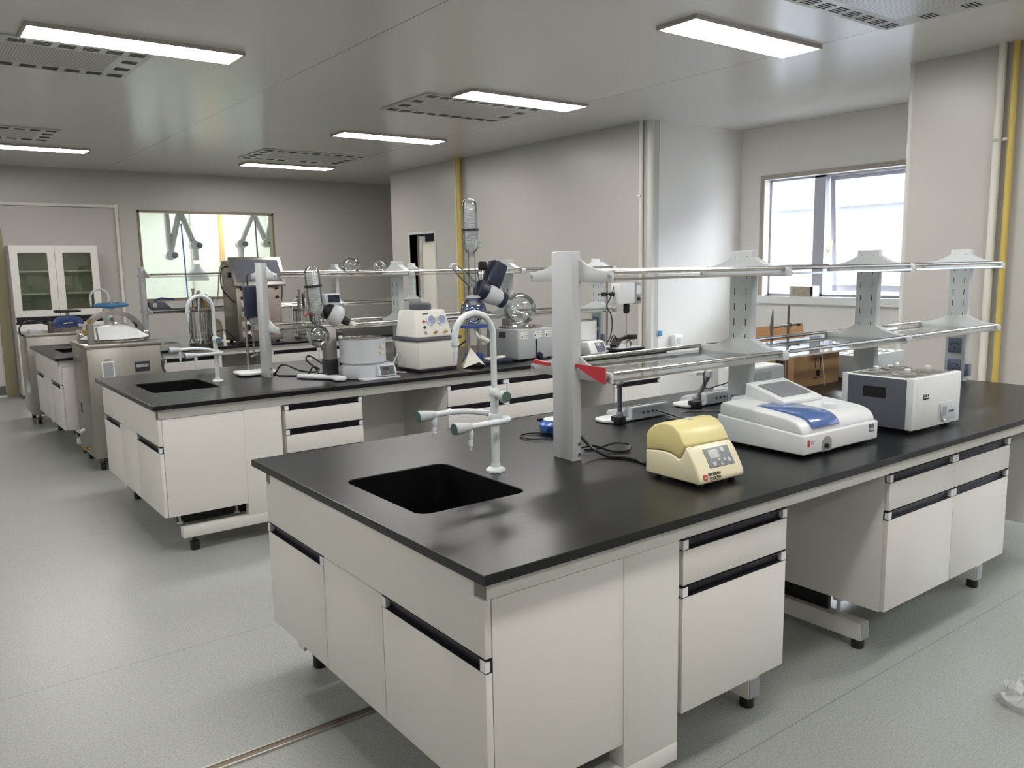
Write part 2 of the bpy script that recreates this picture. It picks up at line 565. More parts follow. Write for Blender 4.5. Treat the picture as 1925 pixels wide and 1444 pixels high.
# ------------------------------------------------------------------ exterior window
def ext_window(name, y0, y1, mull):
    t = MB()
    X = XR + .09
    k = .02
    t.box(X, y0, WZ0, X + .07, y0 + k, WZ1).box(X, y1 - k, WZ0, X + .07, y1, WZ1)
    t.box(X, y0, WZ1 - k, X + .07, y1, WZ1).box(X, y0, WZ0, X + .07, y1, WZ0 + k)
    t.box(X, mull - .06, WZ0, X + .07, mull + .06, WZ1)
    fr = struct(t.build(name, 'winframe'))
    MB().box(X + .03, mull + .06, WZ0 + .04, X + .036, y1 - .04, WZ1 - .04).build('pane', 'pane', fr)
    s = MB().box(XR - .05, y0 - .06, WZ0 - .075, XR + .1, y1 + .06, WZ0).build('sill', 'white', fr)
    r = MB().box(XR - .012, y0 - .05, WZ1, XR, y1 + .05, WZ1 + .045)
    r.box(XR - .012, y1, WZ0, XR, y1 + .05, WZ1)
    r.box(XR - .012, y0 - .05, WZ0, XR, y0, WZ1)
    r.build('reveal_trim', 'winrev', fr)
    # casement leaf hinged at the top, standing ajar outwards
    a = radians(5)
    hz = WZ1 - .006
    c = bpy.data.objects.new('casement', None)
    q = MB()
    y_a, y_b, hh = y0 + .06, mull - .075, WZ1 - WZ0 - .05
    q.box(0, y_a, -hh, .045, y_a + .05, 0).box(0, y_b - .05, -hh, .045, y_b, 0)
    q.box(0, y_a, -.05, .045, y_b, 0).box(0, y_a, -hh, .045, y_b, -hh + .06)
    bpy.data.objects.remove(c)
    cs = q.build('casement', 'winframe', fr, loc=(X + .05, 0, hz))
    cs.rotation_euler = (0, -a, 0)
    g = MB().box(.02, y_a + .04, -hh + .05, .026, y_b - .04, -.04).build('pane', 'pane', cs)
    MB().cyl((X + .03, y_b - .01, WZ0 + .42), (X + .14, y_b - .02, WZ0 + .60), .008, n=8).build('stay_arm', 'brass', fr)
    return fr
ext_window('window_1', WY0, WY1, 3.25)
ext_window('window_3', V0, V1, -0.9)

M['facade'] = pm('facade', (70, 72, 78), 0.8, noise=0.03, scale=0.5)
M['facadeshade'] = pm('facade_windows', (54, 64, 82), 0.4)
bl = thing('building', 'pale building across the street seen through the window', 'building', (16, 0, -8))
MB().box(0, -16, 0, 6, 24, 13.5).build('wall', 'facade', bl)
wd = []
for iy in range(-4, 6):
    for iz in range(3, 5):
        y0 = iy * 3.1
        z0 = iz * 3.2 - 1.4
        MB().box(-.08, y0, z0, .1, y0 + 2.0, z0 + 1.5).build('window', 'facadeshade', bl)
for iz in range(3, 5):
    MB().box(-.25, -16, iz * 3.2 - 2.1, .1, 24, iz * 3.2 - 1.75).build('ledge', 'facade', bl)
M['street'] = pm('street', (196, 196, 194), .8)
struct(MB().box(6.6, -30, -8.2, 40, 40, -8).build('ground', 'street'))

# ------------------------------------------------------------------ ceiling lights and vents
M['diffuser'] = emit_mat('light_diffuser', (1.0, 0.972, 0.95), LAMP)
M['lampframe'] = pm('lamp_frame', (178, 170, 164), 0.4, metal=0.4)
def panel_light(x0, y0, label, group='ceiling light panels'):
    t = thing('ceiling_light', label, 'light', (x0, y0, H), group=group)
    f = MB()
    L_, W_, k, d = 1.2, .30, .014, .022
    f.box(0, 0, -d, L_, k, 0).box(0, W_ - k, -d, L_, W_, 0).box(0, k, -d, k, W_ - k, 0).box(L_ - k, k, -d, L_, W_ - k, 0)
    f.build('frame', 'lampframe', t)
    MB().box(k, k, -d + .002, L_ - k, W_ - k, -.004).build('diffuser', 'diffuser', t)
    return t
p0 = panel_light(2.65, 1.67, 'bright ceiling light panel at upper right, nearest in the right row')
for x, y, lb in ((2.68, 3.89, 'ceiling light panel second in the right row, beside a slotted vent'),
                 (2.70, 6.15, 'ceiling light panel third in the right row, with no vent touching it'),
                 (2.72, 8.95, 'farthest ceiling light panel of the right row, near the dark corner'),
                 (-.30, 3.78, 'large ceiling light panel at upper left, nearest in the left row'),
                 (-.30, 8.70, 'ceiling light panel cut by the left edge of the picture, far in the left row')):
    dup(p0, (x, y, H), lb)
for x, y, lb in ((2.65, -.60, 'ceiling light panel just above the picture, next in the right row'), (2.65, -2.9, 'last ceiling light panel of the right row, behind the viewer'),
                 (-.30, 1.45, 'ceiling light panel above the viewer, next in the left row'), (-.30, -.9, 'ceiling light panel over the aisle behind the viewer'),
                 (-.3, -3.2, 'last ceiling light panel of the left row, by the front wall'), (-3.4, 1.0, 'added light panel near the left wall, out of the picture, brightening the bench ends'),
                 (-3.4, 6.0, 'added light panel far along the left wall, out of the picture, brightening the bench ends'),
                 (-3.4, 3.5, 'added light panel halfway along the left wall, out of the picture, brightening the bench ends')):  # unseen left-wall panels, added to brighten the left faces of the benches
    dup(p0, (x, y, H), lb)
# lamps of the neighbouring room
for x, y, lb in ((0.8, 12.2, 'light panel of the next room, left one near the observation window'), (3.4, 12.2, 'light panel of the next room, right one near the observation window'),
                 (0.8, 13.4, 'light panel of the next room, left one by its far wall'), (3.4, 13.4, 'light panel of the next room, right one by its far wall')):
    dup(p0, (x, y, H), lb)
dup(p0, (5.5, 6.0, H), 'added unseen light panel inside the passage, brightening its cupboard', radians(90))  # hidden panel added to brighten the cupboard in the passage

def perf_mat():
    m = pm('perforated_grille', (196, 196, 194), 0.35, metal=0.2)
    nt = m.node_tree
    L = nt.links.new
    b = nt.nodes['Principled BSDF']
    src = b.inputs['Base Color'].links[0].from_socket
    tc = nt.nodes.new('ShaderNodeTexCoord')
    vo = nt.nodes.new('ShaderNodeTexVoronoi')
    vo.inputs['Scale'].default_value = 62
    vo.inputs['Randomness'].default_value = 0
    L(tc.outputs['Object'], vo.inputs['Vector'])
    lt = nt.nodes.new('ShaderNodeMath'); lt.operation = 'LESS_THAN'; lt.inputs[1].default_value = 0.34
    L(vo.outputs['Distance'], lt.inputs[0])
    mx = nt.nodes.new('ShaderNodeMix'); mx.data_type = 'RGBA'
    L(lt.outputs[0], mx.inputs['Factor']); L(src, mx.inputs['A'])
    mx.inputs['B'].default_value = lin((62, 62, 64))
    L(mx.outputs['Result'], b.inputs['Base Color'])
    return m
M['perf'] = perf_mat()
M['ventplate'] = pm('vent_plate', (200, 200, 197), 0.3)
def vent(x0, y0, lx, ly, label):
    t = thing('ceiling_vent', label, 'vent', (x0, y0, H), group='slotted ceiling vents')
    s = MB()
    def cluster(cx_, cy_, along):
        for i in range(4):
            o_ = (i - 1.5) * .022
            if along == 'x':
                s.box(cx_ - .045, cy_ + o_ - .005, -.0135, cx_ + .045, cy_ + o_ + .005, -.011)
            else:
                s.box(cx_ + o_ - .005, cy_ - .045, -.0135, cx_ + o_ + .005, cy_ + .045, -.011)
    nx = int((lx - .1) / .135)
    for i in range(nx + 1):
        px = .08 + (lx - .16) * i / nx
        for py in (.07, ly - .07):
            cluster(px, py, 'x')
    ny = int((ly - .3) / .135)
    for i in range(1, ny):
        py = .07 + (ly - .14) * i / ny
        for px in (.08, lx - .08):
            cluster(px, py, 'x')
    MB().box(0, 0, -.012, lx, ly, 0).build('plate', 'ventplate', t, bevel=.002, extra=((s, 'blackmatt'),))
    MB().box(.17, .15, -.0125, lx - .17, ly - .15, -.011).build('grille', 'perf', t)
    return t
vent(2.62, .42, 1.2, .82, 'slotted ceiling vent in the top right corner with a perforated grille')
vent(2.48, 4.21, 1.2, .78, 'slotted ceiling vent just beyond the second light of the right row')
vent(2.50, 7.75, 1.3, .86, 'farthest slotted ceiling vent of the right row, before the last light')
vent(-.76, 4.12, 1.2, .78, 'slotted ceiling vent behind the large light panel at upper left')
vent(-.76, 7.50, 1.2, .78, 'small looking ceiling vent far at left above the cut light panel')

# ------------------------------------------------------------------ pipes and conduits on the walls
def pipe(name, mat, pts, r, label, clips=()):
    t = thing(name, label, 'pipe', pts[0])
    P = [Vector(p) - Vector(pts[0]) for p in pts]
    MB().tube(P, r, n=14).build('tube', mat, t)
    for c_ in clips:
        c_ = Vector(c_) - Vector(pts[0])
        MB().cbox(c_, (.05, .03, .02)).build('clip', 'chrome', t)
    return t
pipe('gas_pipe', 'yellowpipe', [(RX - .045, 7.36, 0), (RX - .045, 7.36, H)], .035,
     'yellow vertical gas pipe on the far right wall behind the glassware')
pipe('water_pipe', 'whitepipe', [(RX - .02, 7.46, 0), (RX - .02, 7.46, H)], .016,
     'thin white pipe close beside the far yellow pipe')
pipe('water_pipe', 'whitepipe', [(RX - .025, 4.22, 0), (RX - .025, 4.22, H)], .02,
     'thin pale vertical pipe at the corner of the bright window alcove', [(RX - .03, 4.22, 2.2), (RX - .03, 4.22, 1.2)])
pipe('gas_pipe', 'yellowpipe', [(CX - .035, .905, 0), (CX - .035, .905, H)], .02,
     'yellow vertical gas pipe at the right edge of the picture', [(CX - .04, .93, 2.3), (CX - .04, .93, 1.5)])
pipe('water_pipe', 'whitepipe', [(CX - .03, .99, 0), (CX - .03, .99, H)], .025,
     'white vertical pipe next to the yellow pipe at the right edge', [(CX - .03, .99, 2.3), (CX - .03, .99, 1.5)])
t = thing('conduit', 'pale conduit running along the back wall above the cabinet and down', 'conduit', (1.52, YB - .02, 0))
MB().box(-2.9, -.012, 2.41, .02, .018, 2.445).build('horizontal_run', 'whitepipe', t)
MB().box(-.018, -.012, .86, .018, .018, 2.445).build('vertical_run', 'whitepipe', t)
MB().cyl((0, -.014, 2.43), (0, .018, 2.43), .03).build('corner_box', 'whitepipe', t)

# wall outlets of the window alcove
t = thing('wall_outlet', 'white outlet box low on the bright alcove wall', 'outlet', (5.25, 4.118, .78))
MB().box(-.06, -.05, -.06, .06, 0, .06).build('box', 'white', t, bevel=.006)
MB().box(-.03, -.053, -.03, .03, -.05, .03).build('socket_face', 'palegrey', t)
o = MB().box(5.00, 4.105, .84, 5.05, 4.12, .89).build('wall_tag', M['teal'], bevel=.002)
M['tagblue'] = pm('tag_blue', (48, 140, 190), .5)
o.data.materials[0] = M['tagblue']
tag(o, 'small bright blue tag on the white alcove wall', 'tag')

# metal joint strip let into the floor
t = thing('floor_strip', 'narrow metal joint strip in the floor before the nearest bench', 'floor strip', (0, 1.005, 0))
MB().box(-1.3, -.014, 0, .9, .014, .004).build('groove', M['brass'], t)
M['strip'] = pm('strip_brown', (116, 104, 90), .45, metal=.5)
t.children[0].data.materials[0] = M['strip']
MB().box(-1.3, -.02, 0, .9, -.013, .007).box(-1.3, .013, 0, .9, .02, .007).build('edge_rail', 'alu', t)
# ------------------------------------------------------------------ benches
TOP = .85
def worktop(x0, y0, lx, ly, label):
    """black slab with the sink cut through it; the moulded basin hangs under the cut-out"""
    me = bpy.data.meshes.new('worktop')
    bm = bmesh.new()
    sx0, sy0, sx1, sy1, rr = .13, .50, .52, 1.0, .04
    outer = [(0, 0), (lx, 0), (lx, ly), (0, ly)]
    inner = rrect(sx0, sy0, sx1, sy1, rr)
    es = []
    for loop in (outer, inner):
        vs_ = [bm.verts.new((p[0], p[1], 0)) for p in loop]
        for i in range(len(vs_)):
            es.append(bm.edges.new((vs_[i], vs_[(i + 1) % len(vs_)])))
    r = bmesh.ops.triangle_fill(bm, use_beauty=True, edges=es)
    fs = [g for g in r['geom'] if isinstance(g, bmesh.types.BMFace)]
    ex = bmesh.ops.extrude_face_region(bm, geom=fs)
    vv = [g for g in ex['geom'] if isinstance(g, bmesh.types.BMVert)]
    bmesh.ops.translate(bm, verts=vv, vec=(0, 0, -.025))
    bmesh.ops.recalc_face_normals(bm, faces=bm.faces)
    e2 = [e for e in bm.edges if len(e.link_faces) == 2 and e.calc_face_angle(0) > radians(60)
          and max(e.verts[0].co.z, e.verts[1].co.z) > -.001 and abs(e.verts[0].co.z - e.verts[1].co.z) < 1e-4]
    bmesh.ops.bevel(bm, geom=e2, offset=.003, segments=2, profile=.5, affect='EDGES')
    bm.to_mesh(me)
    bm.free()
    me.materials.append(M['top'])
    t = thing('worktop', label, 'worktop', (x0, y0, TOP))
    o = bpy.data.objects.new('slab', me)
    COL.objects.link(o)
    o.parent = t
    s = MB()
    n = len(rrect(0, 0, 1, 1, .1))
    rings = [(rrect(sx0 + .001, sy0 + .001, sx1 - .001, sy1 - .001, rr), -.006),
             (rrect(sx0 + .02, sy0 + .02, sx1 - .02, sy1 - .02, rr), -.25)]
    va = [(p[0], p[1], z) for ring, z in rings for p in ring]
    f = [(i, (i + 1) % n, n + (i + 1) % n, n + i) for i in range(n)] + [tuple(range(n, 2 * n))]
    s.add(va, f)
    s.build('sink_basin', 'sinkblack', t)
    MB().lathe([(.0, .0), (.03, 0), (.034, .004), (.0, .006)], ((sx0 + sx1) / 2, (sy0 + sy1) / 2, -.249), 16).build('drain', 'blackmatt', t)
    # joint where the second slab starts
    MB().box(2.0025, .0005, -.024, 2.0045, ly - .0005, .0004).build('slab_joint', 'blackmatt', t)
    return t

def handle_parts(front, W, z, y=0.0, h=.034):
    """dark recessed aluminium channel with pale end caps, across the top of a drawer or door"""
    c = MB()
    c.prism([(y + .020, z + h), (y, z + h), (y, z + h - .004), (y + .014, z + h - .006), (y + .014, z + .005), (y, z + .002), (y, z), (y + .020, z)],
            'x', .0, W)
    c.build('handle', 'channel', front)
    e = MB()
    e.box(0, y - .001, z + .003, .022, y + .014, z + h - .003)
    e.build('end_cap', 'endcap', front)
    MB().box(W - .022, y - .001, z + .003, W, y + .014, z + h - .003).build('end_cap', 'endcap', front)

def cabinet(name, label, cat, loc, rotz, W, depth, z1, cols, rows, group=None, z0=.225):
    """front faces local -y; rows: (part name, bottom, top of its front); a handle channel sits above each front"""
    t = thing(name, label, cat, loc, rotz, group)
    b = MB()
    b.box(0, .020, z0, W, depth, z1)
    b.build('body', 'panel', t, bevel=.0015)
    cw = W / cols
    for c in range(cols):
        for (nm, a, zt) in rows:
            f = MB().box(.0015, 0, a + .0015, cw - .0015, .0195, zt).build(nm, 'panel', t, bevel=.001, loc=(c * cw, 0, 0))
            handle_parts(f, cw - .003, zt)
    return t

def sink_cabinet(loc, label):
    """sink base at the bench end: its doors face local -x"""
    t = thing('sink_cabinet', label, 'cabinet', loc)
    b = MB()
    b.box(.021, .018, .222, .48, 1.402, .57)
    b.build('body', 'panel', t)
    for y in (0, 1.402):
        MB().box(.021, y, .222, .478, y + .018, .766).build('side_panel', 'panel', t, bevel=.001)
    MB().prism([(.002, .6185), (1.418, .6185), (1.418, .766), (1.376, .766), (1.376, .822), (.044, .822), (.044, .766), (.002, .766)], 'x', 0, .0195).build('fascia', 'panel', t, bevel=.001)
    MB().box(0, .5245, .224, .0195, .9275, .615).build('centre_panel', 'panel', t, bevel=.001)
    for y0, y1 in ((.0015, .5215), (.9305, 1.4185)):
        f = MB().box(0, y0, .224, .0195, y1, .580).build('door', 'panel', t, bevel=.001)
        h = MB()
        z, hh = .580, .036
        h.prism([(.020, z + hh), (0, z + hh), (0, z + hh - .004), (.014, z + hh - .006), (.014, z + .005), (0, z + .002), (0, z), (.020, z)],
                'y', y0, y1)
        h.build('handle', 'channel', f)
        for a in (y0, y1 - .022):
            MB().box(-.001, a, z + .003, .014, a + .022, z + hh - .003).build('end_cap', 'endcap', f)
    for x, y in ((.10, .10), (.42, .10), (.10, 1.32), (.42, 1.32)):
        MB().cyl((x, y, .16), (x, y, .222), .006, n=8).lathe([(.022, .2), (.022, .222)], (x, y, 0), 10).lathe([(.016, .150), (.016, .16)], (x, y, 0), 10).build('levelling_foot', 'palegrey', t)
    return t

def bench_frame(x0, y0, label, xs, lx=3.95):
    t = thing('bench_frame', label, 'bench frame', (x0, y0, 0))
    for ya in (.043, 1.425):
        MB().box(.035, ya, .768, lx - .03, ya + .04, .825).build('apron_rail', 'frame', t, bevel=.002)
    # cover panel and foot rail of the sink end
    for ya, sgn in ((.042, 1), (1.408, -1)):
        MB().box(.49, ya, .148, .712, ya + .06, .768).build('leg_panel', 'frame', t, bevel=.002)
        MB().box(.12, ya, .09, .712, ya + .06, .148).build('foot_rail', 'frame', t, bevel=.002)
    for x, y in ((.19, .10), (.66, .10), (.19, 1.43), (.66, 1.43)):
        MB().lathe([(.024, 0), (.026, .004), (.026, .05), (.012, .056), (.012, .091)], (x, y, 0), 14).build('levelling_foot', 'black', t)
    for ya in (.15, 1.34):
        MB().box(.12, ya, .148, .655, ya + .02, .218).build('shade_filler', 'blackmatt', t)  # black filler drawn in place of the shade under the sink cabinet
    MB().box(.73, .642, .16, lx - .05, .656, .775).build('back_panel', 'panel', t)
    MB().box(.66, .1, .15, .71, 1.4, .2).box(.66, .1, .72, .71, 1.4, .775).build('cross_bar', 'frame', t, bevel=.002)
    for x in xs:
        MB().box(x - .03, .172, .04, x + .03, 1.328, .113).build('foot_rail', 'frame', t, bevel=.003)
        for ya in (.169, 1.328):
            MB().box(x - .027, ya, .043, x + .027, ya + .003, .110).build('rail_cap', 'midgrey', t)
        MB().box(x + .004, .34, .113, x + .026, 1.16, .218).build('shade_filler', 'blackmatt', t)  # black strip standing in for the dark shade beneath the drawer cabinets
        MB().box(x - .03, .70, .113, x + .03, .80, .775).build('column', 'frame', t, bevel=.003)
        MB().box(x - .03, .66, .70, x + .03, .86, .775).build('cross_bar', 'frame', t, bevel=.003)
        for y in (.2, 1.3):
            MB().lathe([(.024, 0), (.026, .004), (.026, .034), (.022, .041)], (x, y, 0), 14).build('levelling_foot', 'black', t)
        MB().cyl((x - .015, .28, .113), (x - .015, .28, .222), .008, n=8).lathe([(.022, .18), (.022, .222)], (x - .015, .28, 0), 10).lathe([(.016, .113), (.016, .122)], (x - .015, .28, 0), 10).build('hanger_post', 'palegrey', t)
    for x in (.036,):
        for ya in (.043, 1.425):
            MB().box(x - .003, ya + .002, .770, x - .0005, ya + .038, .823).build('beam_cap', 'capgrey', t)
    return t

bx = [(0.0, 0.0), (.025, 3.07), (.03, 6.27)]
tops = ('black worktop of the nearest lab bench, with the largest sink opening',
        'black worktop of the middle lab bench carrying the vacuum pump and glassware',
        'black worktop of the farthest lab bench, mostly hidden behind the steel autoclaves')
nm = ('nearest', 'middle', 'farthest')
for (x0, y0), lb, n in zip(bx, tops, nm):
    worktop(x0, y0, 3.95, 1.52, lb)
    sink_cabinet((x0 + .03, y0 + .045, 0), 'white sink cabinet at the left end of the %s lab bench' % n)
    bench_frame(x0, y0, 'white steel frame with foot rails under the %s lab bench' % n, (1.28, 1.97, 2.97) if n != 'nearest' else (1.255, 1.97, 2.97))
# nearest bench
A = [('door', .228, .589), ('drawer', .6255, .732)]
cabinet('drawer_cabinet', 'narrow white cabinet of the nearest bench with one drawer over one door', 'cabinet', (.725, .04, 0), 0, .50, .598, .764, 1, A)
cabinet('drawer_cabinet', 'wide white cabinet of the nearest bench with two drawers over two doors', 'cabinet', (1.86, .04, 0), 0, 1.02, .598, .764, 2, A)
cabinet('drawer_cabinet', 'white cabinet at the far right end of the nearest bench, only its side showing', 'cabinet', (3.42, .04, 0), 0, .5, .598, .764, 1, A)
cabinet('drawer_cabinet', 'wide white cabinet on the hidden rear side of the nearest bench', 'cabinet', (2.88, 1.48, 0), pi, 1.0, .598, .764, 2, A)
# middle bench
B3 = [('door', .228, .44), ('drawer', .478, .585), ('drawer', .622, .732)]
cabinet('drawer_cabinet', 'narrow white three drawer cabinet of the middle bench, next to its sink end', 'cabinet', (.76, 3.11, 0), 0, .50, .598, .764, 1, B3)
cabinet('drawer_cabinet', 'wide white drawer cabinet at the front of the middle bench, below the silver bath', 'cabinet', (1.89, 3.11, 0), 0, .98, .598, .764, 2, B3)
cabinet('drawer_cabinet', 'white cabinet at the right end of the middle bench, seen under the near glass shelf', 'cabinet', (3.43, 3.11, 0), 0, .52, .598, .764, 1, A)
# farthest bench
cabinet('drawer_cabinet', 'white drawer cabinet of the farthest bench seen behind the middle faucet arms', 'cabinet', (.90, 6.31, 0), 0, .52, .598, .764, 1, B3)
cabinet('drawer_cabinet', 'white drawer cabinet of the farthest bench to the right of the middle shelf upright', 'cabinet', (1.90, 6.31, 0), 0, 1.0, .598, .764, 2, B3)

# ------------------------------------------------------------------ reagent racks over the benches
def rack(x0, y0, label, flags):
    t = thing('reagent_rack', label, 'shelf rack', (x0, y0 + .755, TOP))
    px = [.905, 1.91, 2.91, 3.89]
    for i, x in enumerate(px):
        u = MB().box(x - .02, -.056, 0, x + .02, .056, .75)
        s = MB()
        if i:
            for k in range(7):
                z = .30 + k * .066
                for y in (-.03, .03):
                    s.box(x - .0206, y - .0018, z, x - .0195, y + .0018, z + .030)
        o = u.build('upright', 'rack', t, bevel=.003, extra=((s, 'blackmatt'),) if i else ())
        if i:
            for zc in ((.085,) if i < 3 else (.085, .205)):
                h = MB()
                for yy, zz in ((-.022, .006), (-.009, .012), (.009, .012), (.022, .006), (0, -.015)):
                    h.cyl((x - .0268, yy, zc + zz), (x - .0255, yy, zc + zz), .0042, n=8)
                MB().box(x - .026, -.037, zc - .042, x - .0195, .037, zc + .042).build('socket_plate', 'socket', o, bevel=.002, extra=((h, 'blackmatt'),))
            MB().box(x - .018, -.080, .03, x + .018, -.056, .10).build('side_socket', 'socket', o, bevel=.001)
        else:
            for z in (.022, .062):
                MB().lathe([(.0001, .004), (.007, .003), (.0075, 0)], (x + .008, -.056, z), 10, R=Matrix.Rotation(radians(90), 3, 'X')).build('bolt', 'chrome', o)
        for zs in (.31, .655):
            poly = []
            for sg in (1, -1):
                half = [(.050, .068), (.058, .067), (.085, .052), (.115, .040), (.15, .031), (.195, .025), (.214, .024), (.222, .018), (.222, -.012)]
                seq = half if sg == 1 else list(reversed(half))
                poly += [(sg * a, zs + c) for a, c in seq]
            hw = .021 if i else .006
            xc = x if i else x + .016
            k = MB().prism(poly, 'x', xc - hw, xc + hw).build('bracket', 'rack', t, bevel=.0015)
            for sg in (1, -1):
                MB().cyl((xc - hw - .003, sg * .210, zs + .008), (xc - hw, sg * .210, zs + .008), .007, n=10).build('screw', 'midgrey', k)
    for zs, nmz in ((.31, 'lower'), (.655, 'upper')):
        for i in range(3):
            a, b = px[i] + .024, px[i + 1] - .022
            for sg in (1, -1):
                MB().cyl((a, sg * .214, zs + .021), (b, sg * .214, zs + .021), .0085, n=12).build('guard_rod', 'chrome', t)
                MB().box(a, sg * .222 - .004, zs - .006, b, sg * .222 + .004, zs + .002).build('edge_rail', 'chrome', t)
            g = MB().box(a, -.216, zs - .006, b, .216, zs + .002).build('glass_shelf', 'shelfglass', t)
    return t
rack(0, 0, 'grey reagent rack with two glass shelves on the nearest bench', 0)
rack(.025, 3.07, 'grey reagent rack with glass shelves on the middle bench, two round flasks on top', 0)
rack(.03, 6.27, 'grey reagent rack on the farthest bench, behind the steel control cabinet', 0)

# ------------------------------------------------------------------ laboratory faucets
def faucet(loc, label, vmat):
    t = thing('lab_faucet', label, 'faucet', loc, group='white gooseneck lab faucets')
    MB().lathe([(.034, 0), (.034, .006), (.028, .012), (.018, .016), (.016, .03)], n=24).build('flange', 'faucet', t)
    MB().cyl((0, 0, .012), (0, 0, .29), .0145, n=16).build('stem', 'faucet', t)
    MB().lathe([(.016, .262), (.018, .265), (.018, .285), (.013, .292)], n=16).build('collar', 'faucet', t)
    pts = [(0, 0, .285), (0, 0, .40), (0, 0, .472)]
    R_ = .078
    for k in range(1, 13):
        a = pi * k / 12
        pts.append((-R_ + R_ * cos(a), 0, .472 + R_ * sin(a)))
    pts.append((-2 * R_, 0, .46))
    g = MB().tube(pts, .0105, n=12).build('gooseneck', 'faucet', t)
    MB().lathe([(.014, .462), (.014, .448), (.009, .444), (.008, .43), (.0095, .428), (.007, .41), (.0055, .39)][::-1], (-2 * R_, 0, 0), 12).build('nozzle', 'faucet', g)
    # front-facing valve on the stem
    v = MB().cyl((0, -.01, .268), (0, -.045, .268), .0125, n=14).lathe([(.016, 0), (.020, .006), (.0215, .022), (.019, .027)], (.0, -.042, .268), 18, R=Matrix.Rotation(radians(90), 3, 'X')).build('valve', 'valvegrey', t)
    MB().cyl((0, -.0685, .268), (0, -.0705, .268), .0185, n=18).build('valve_cap', vmat, v)
    MB().lathe([(.021, .168), (.022, .172), (.022, .198), (.02, .202)], n=16).build('tee', 'faucet', t)
    for sg, path, xe, z in ((1, [(.012, .01, .185), (.030, .03, .187), (.015, .055, .193), (-.05, .065, .207), (-.12, .065, .214), (-.20, .065, .214)], -.2, .214),
                            (-1, [(.012, -.01, .185), (.026, -.035, .187), (.008, -.062, .187), (-.05, -.065, .186), (-.10, -.065, .185), (-.142, -.065, .184)], -.142, .184)):
        a = MB().tube(path, .0098, n=12, smooth=5).build('side_arm', 'faucet', t)
        y = sg * .065
        MB().lathe([(.011, 0), (.014, .006), (.0165, .03), (.0195, .05), (.0195, .066)], (xe, y, z), 18, R=Matrix.Rotation(radians(-90), 3, 'Y')).build('valve', 'valvegrey', a)
        MB().cyl((xe - .066, y, z), (xe - .069, y, z), .0185, n=18).build('valve_cap', vmat, a)
        MB().lathe([(.0045, -.078), (.0055, -.066), (.0075, -.062), (.0055, -.058), (.008, -.046), (.0062, -.042), (.0105, -.028), (.0105, -.018), (.008, 0)], (xe - .004, y, z), 12).build('hose_nozzle', 'faucet', a)
    return t
faucet((.597, .777, TOP), 'white gooseneck lab faucet with green capped valves at the nearest sink', 'green')
faucet((.607, 3.83, TOP), 'white gooseneck lab faucet at the middle bench sink', 'teal')
faucet((.627, 7.02, TOP), 'small looking white gooseneck faucet of the farthest bench, before the glass cabinet', 'teal')
# ------------------------------------------------------------------ instruments on the nearest bench
T1 = TOP
def centrifuge():
    t = thing('centrifuge', 'cream benchtop centrifuge with pale yellow lid on the nearest bench', 'centrifuge', (.94, .16, T1), radians(-1))
    W = .213
    body = [(.004, .012), (.001, .026), (.012, .052), (.030, .083), (.048, .108), (.064, .126), (.074, .104), (.090, .079), (.13, .095), (.18, .096), (.24, .088), (.24, .012)]
    MB().prism(body, 'x', 0, W).build('body', 'cream', t, bevel=.006, seg=3)
    lid = [(.066, .129), (.076, .107), (.092, .0825), (.13, .0975), (.18, .0985), (.24, .0905), (.24, .140), (.228, .158), (.205, .177), (.175, .189), (.145, .193), (.115, .186), (.088, .164)]
    l = MB().prism(lid, 'x', 0.0005, W - .0005).build('lid', 'yellowlid', t, bevel=.007, seg=3)
    MB().lathe([(0, 0), (.012, 0), (.013, .0015), (.008, .003), (0, .003)], (W * .5, .148, .1925), 16).build('sight_window', 'palegrey', l)
    # control panel on the sloping nose
    a = Vector((0, .012, .052)); b = Vector((0, .048, .108))
    d = (b - a).normalized(); nrm = Vector((0, -d.z, d.y))
    def on(x, s, h): return (Vector((x, 0, 0)) + a + d * s + nrm * h)
    def plate(x0, x1, s0, s1, h0, h1, bow=0.0):
        m = MB()
        vs_ = [on(x0, s0, h0), on(x1, s0, h0), on(x1, s1, h0), on(x0, s1, h0), on(x0, s0, h1), on(x1, s0, h1), on(x1, s1, h1), on(x0, s1, h1)]
        m.add(vs_, [(0, 3, 2, 1), (4, 5, 6, 7), (0, 1, 5, 4), (1, 2, 6, 5), (2, 3, 7, 6), (3, 0, 4, 7)])
        return m
    p = plate(.060, .180, .004, .070, -.004, .0035).build('control_panel', 'greypanel', t, bevel=.003)
    plate(.078, .122, .033, .063, .002, .0045).build('display', 'lcd', p, bevel=.001)
    for x, s, r in ((.145, .056, .009), (.158, .020, .008), (.086, .016, .0075), (.112, .026, .005), (.118, .010, .005), (.138, .024, .006)):
        c = on(x, s, .003)
        MB().lathe([(r, 0), (r, .0015), (r * .85, .0025), (0, .0025)], c, 14, R=nrm.to_track_quat('Z', 'Y').to_matrix()).build('button', 'lcd', p)
    # emblem and lettering on the front
    e = MB().cyl((.026, .012, .033), (.026, .001, .033), .0095, n=20).build('emblem', 'stickred', t)
    MB().tube([(.0195, .0008, .030), (.024, .0008, .035), (.028, .0008, .031), (.0325, .0008, .036)], .0010, n=5, smooth=4).build('emblem_wave', 'white', e)
    text('BECKMAN\nCOULTER', .0125, 'ink', t, (.042, .0028, .034), (radians(67), 0, 0), 'lettering', .0003, 'LEFT')
    for x in (.03, W - .03):
        for y in (.03, .21):
            MB().cyl((x, y, 0), (x, y, .014), .012, n=12).build('foot', 'black', t)
centrifuge()

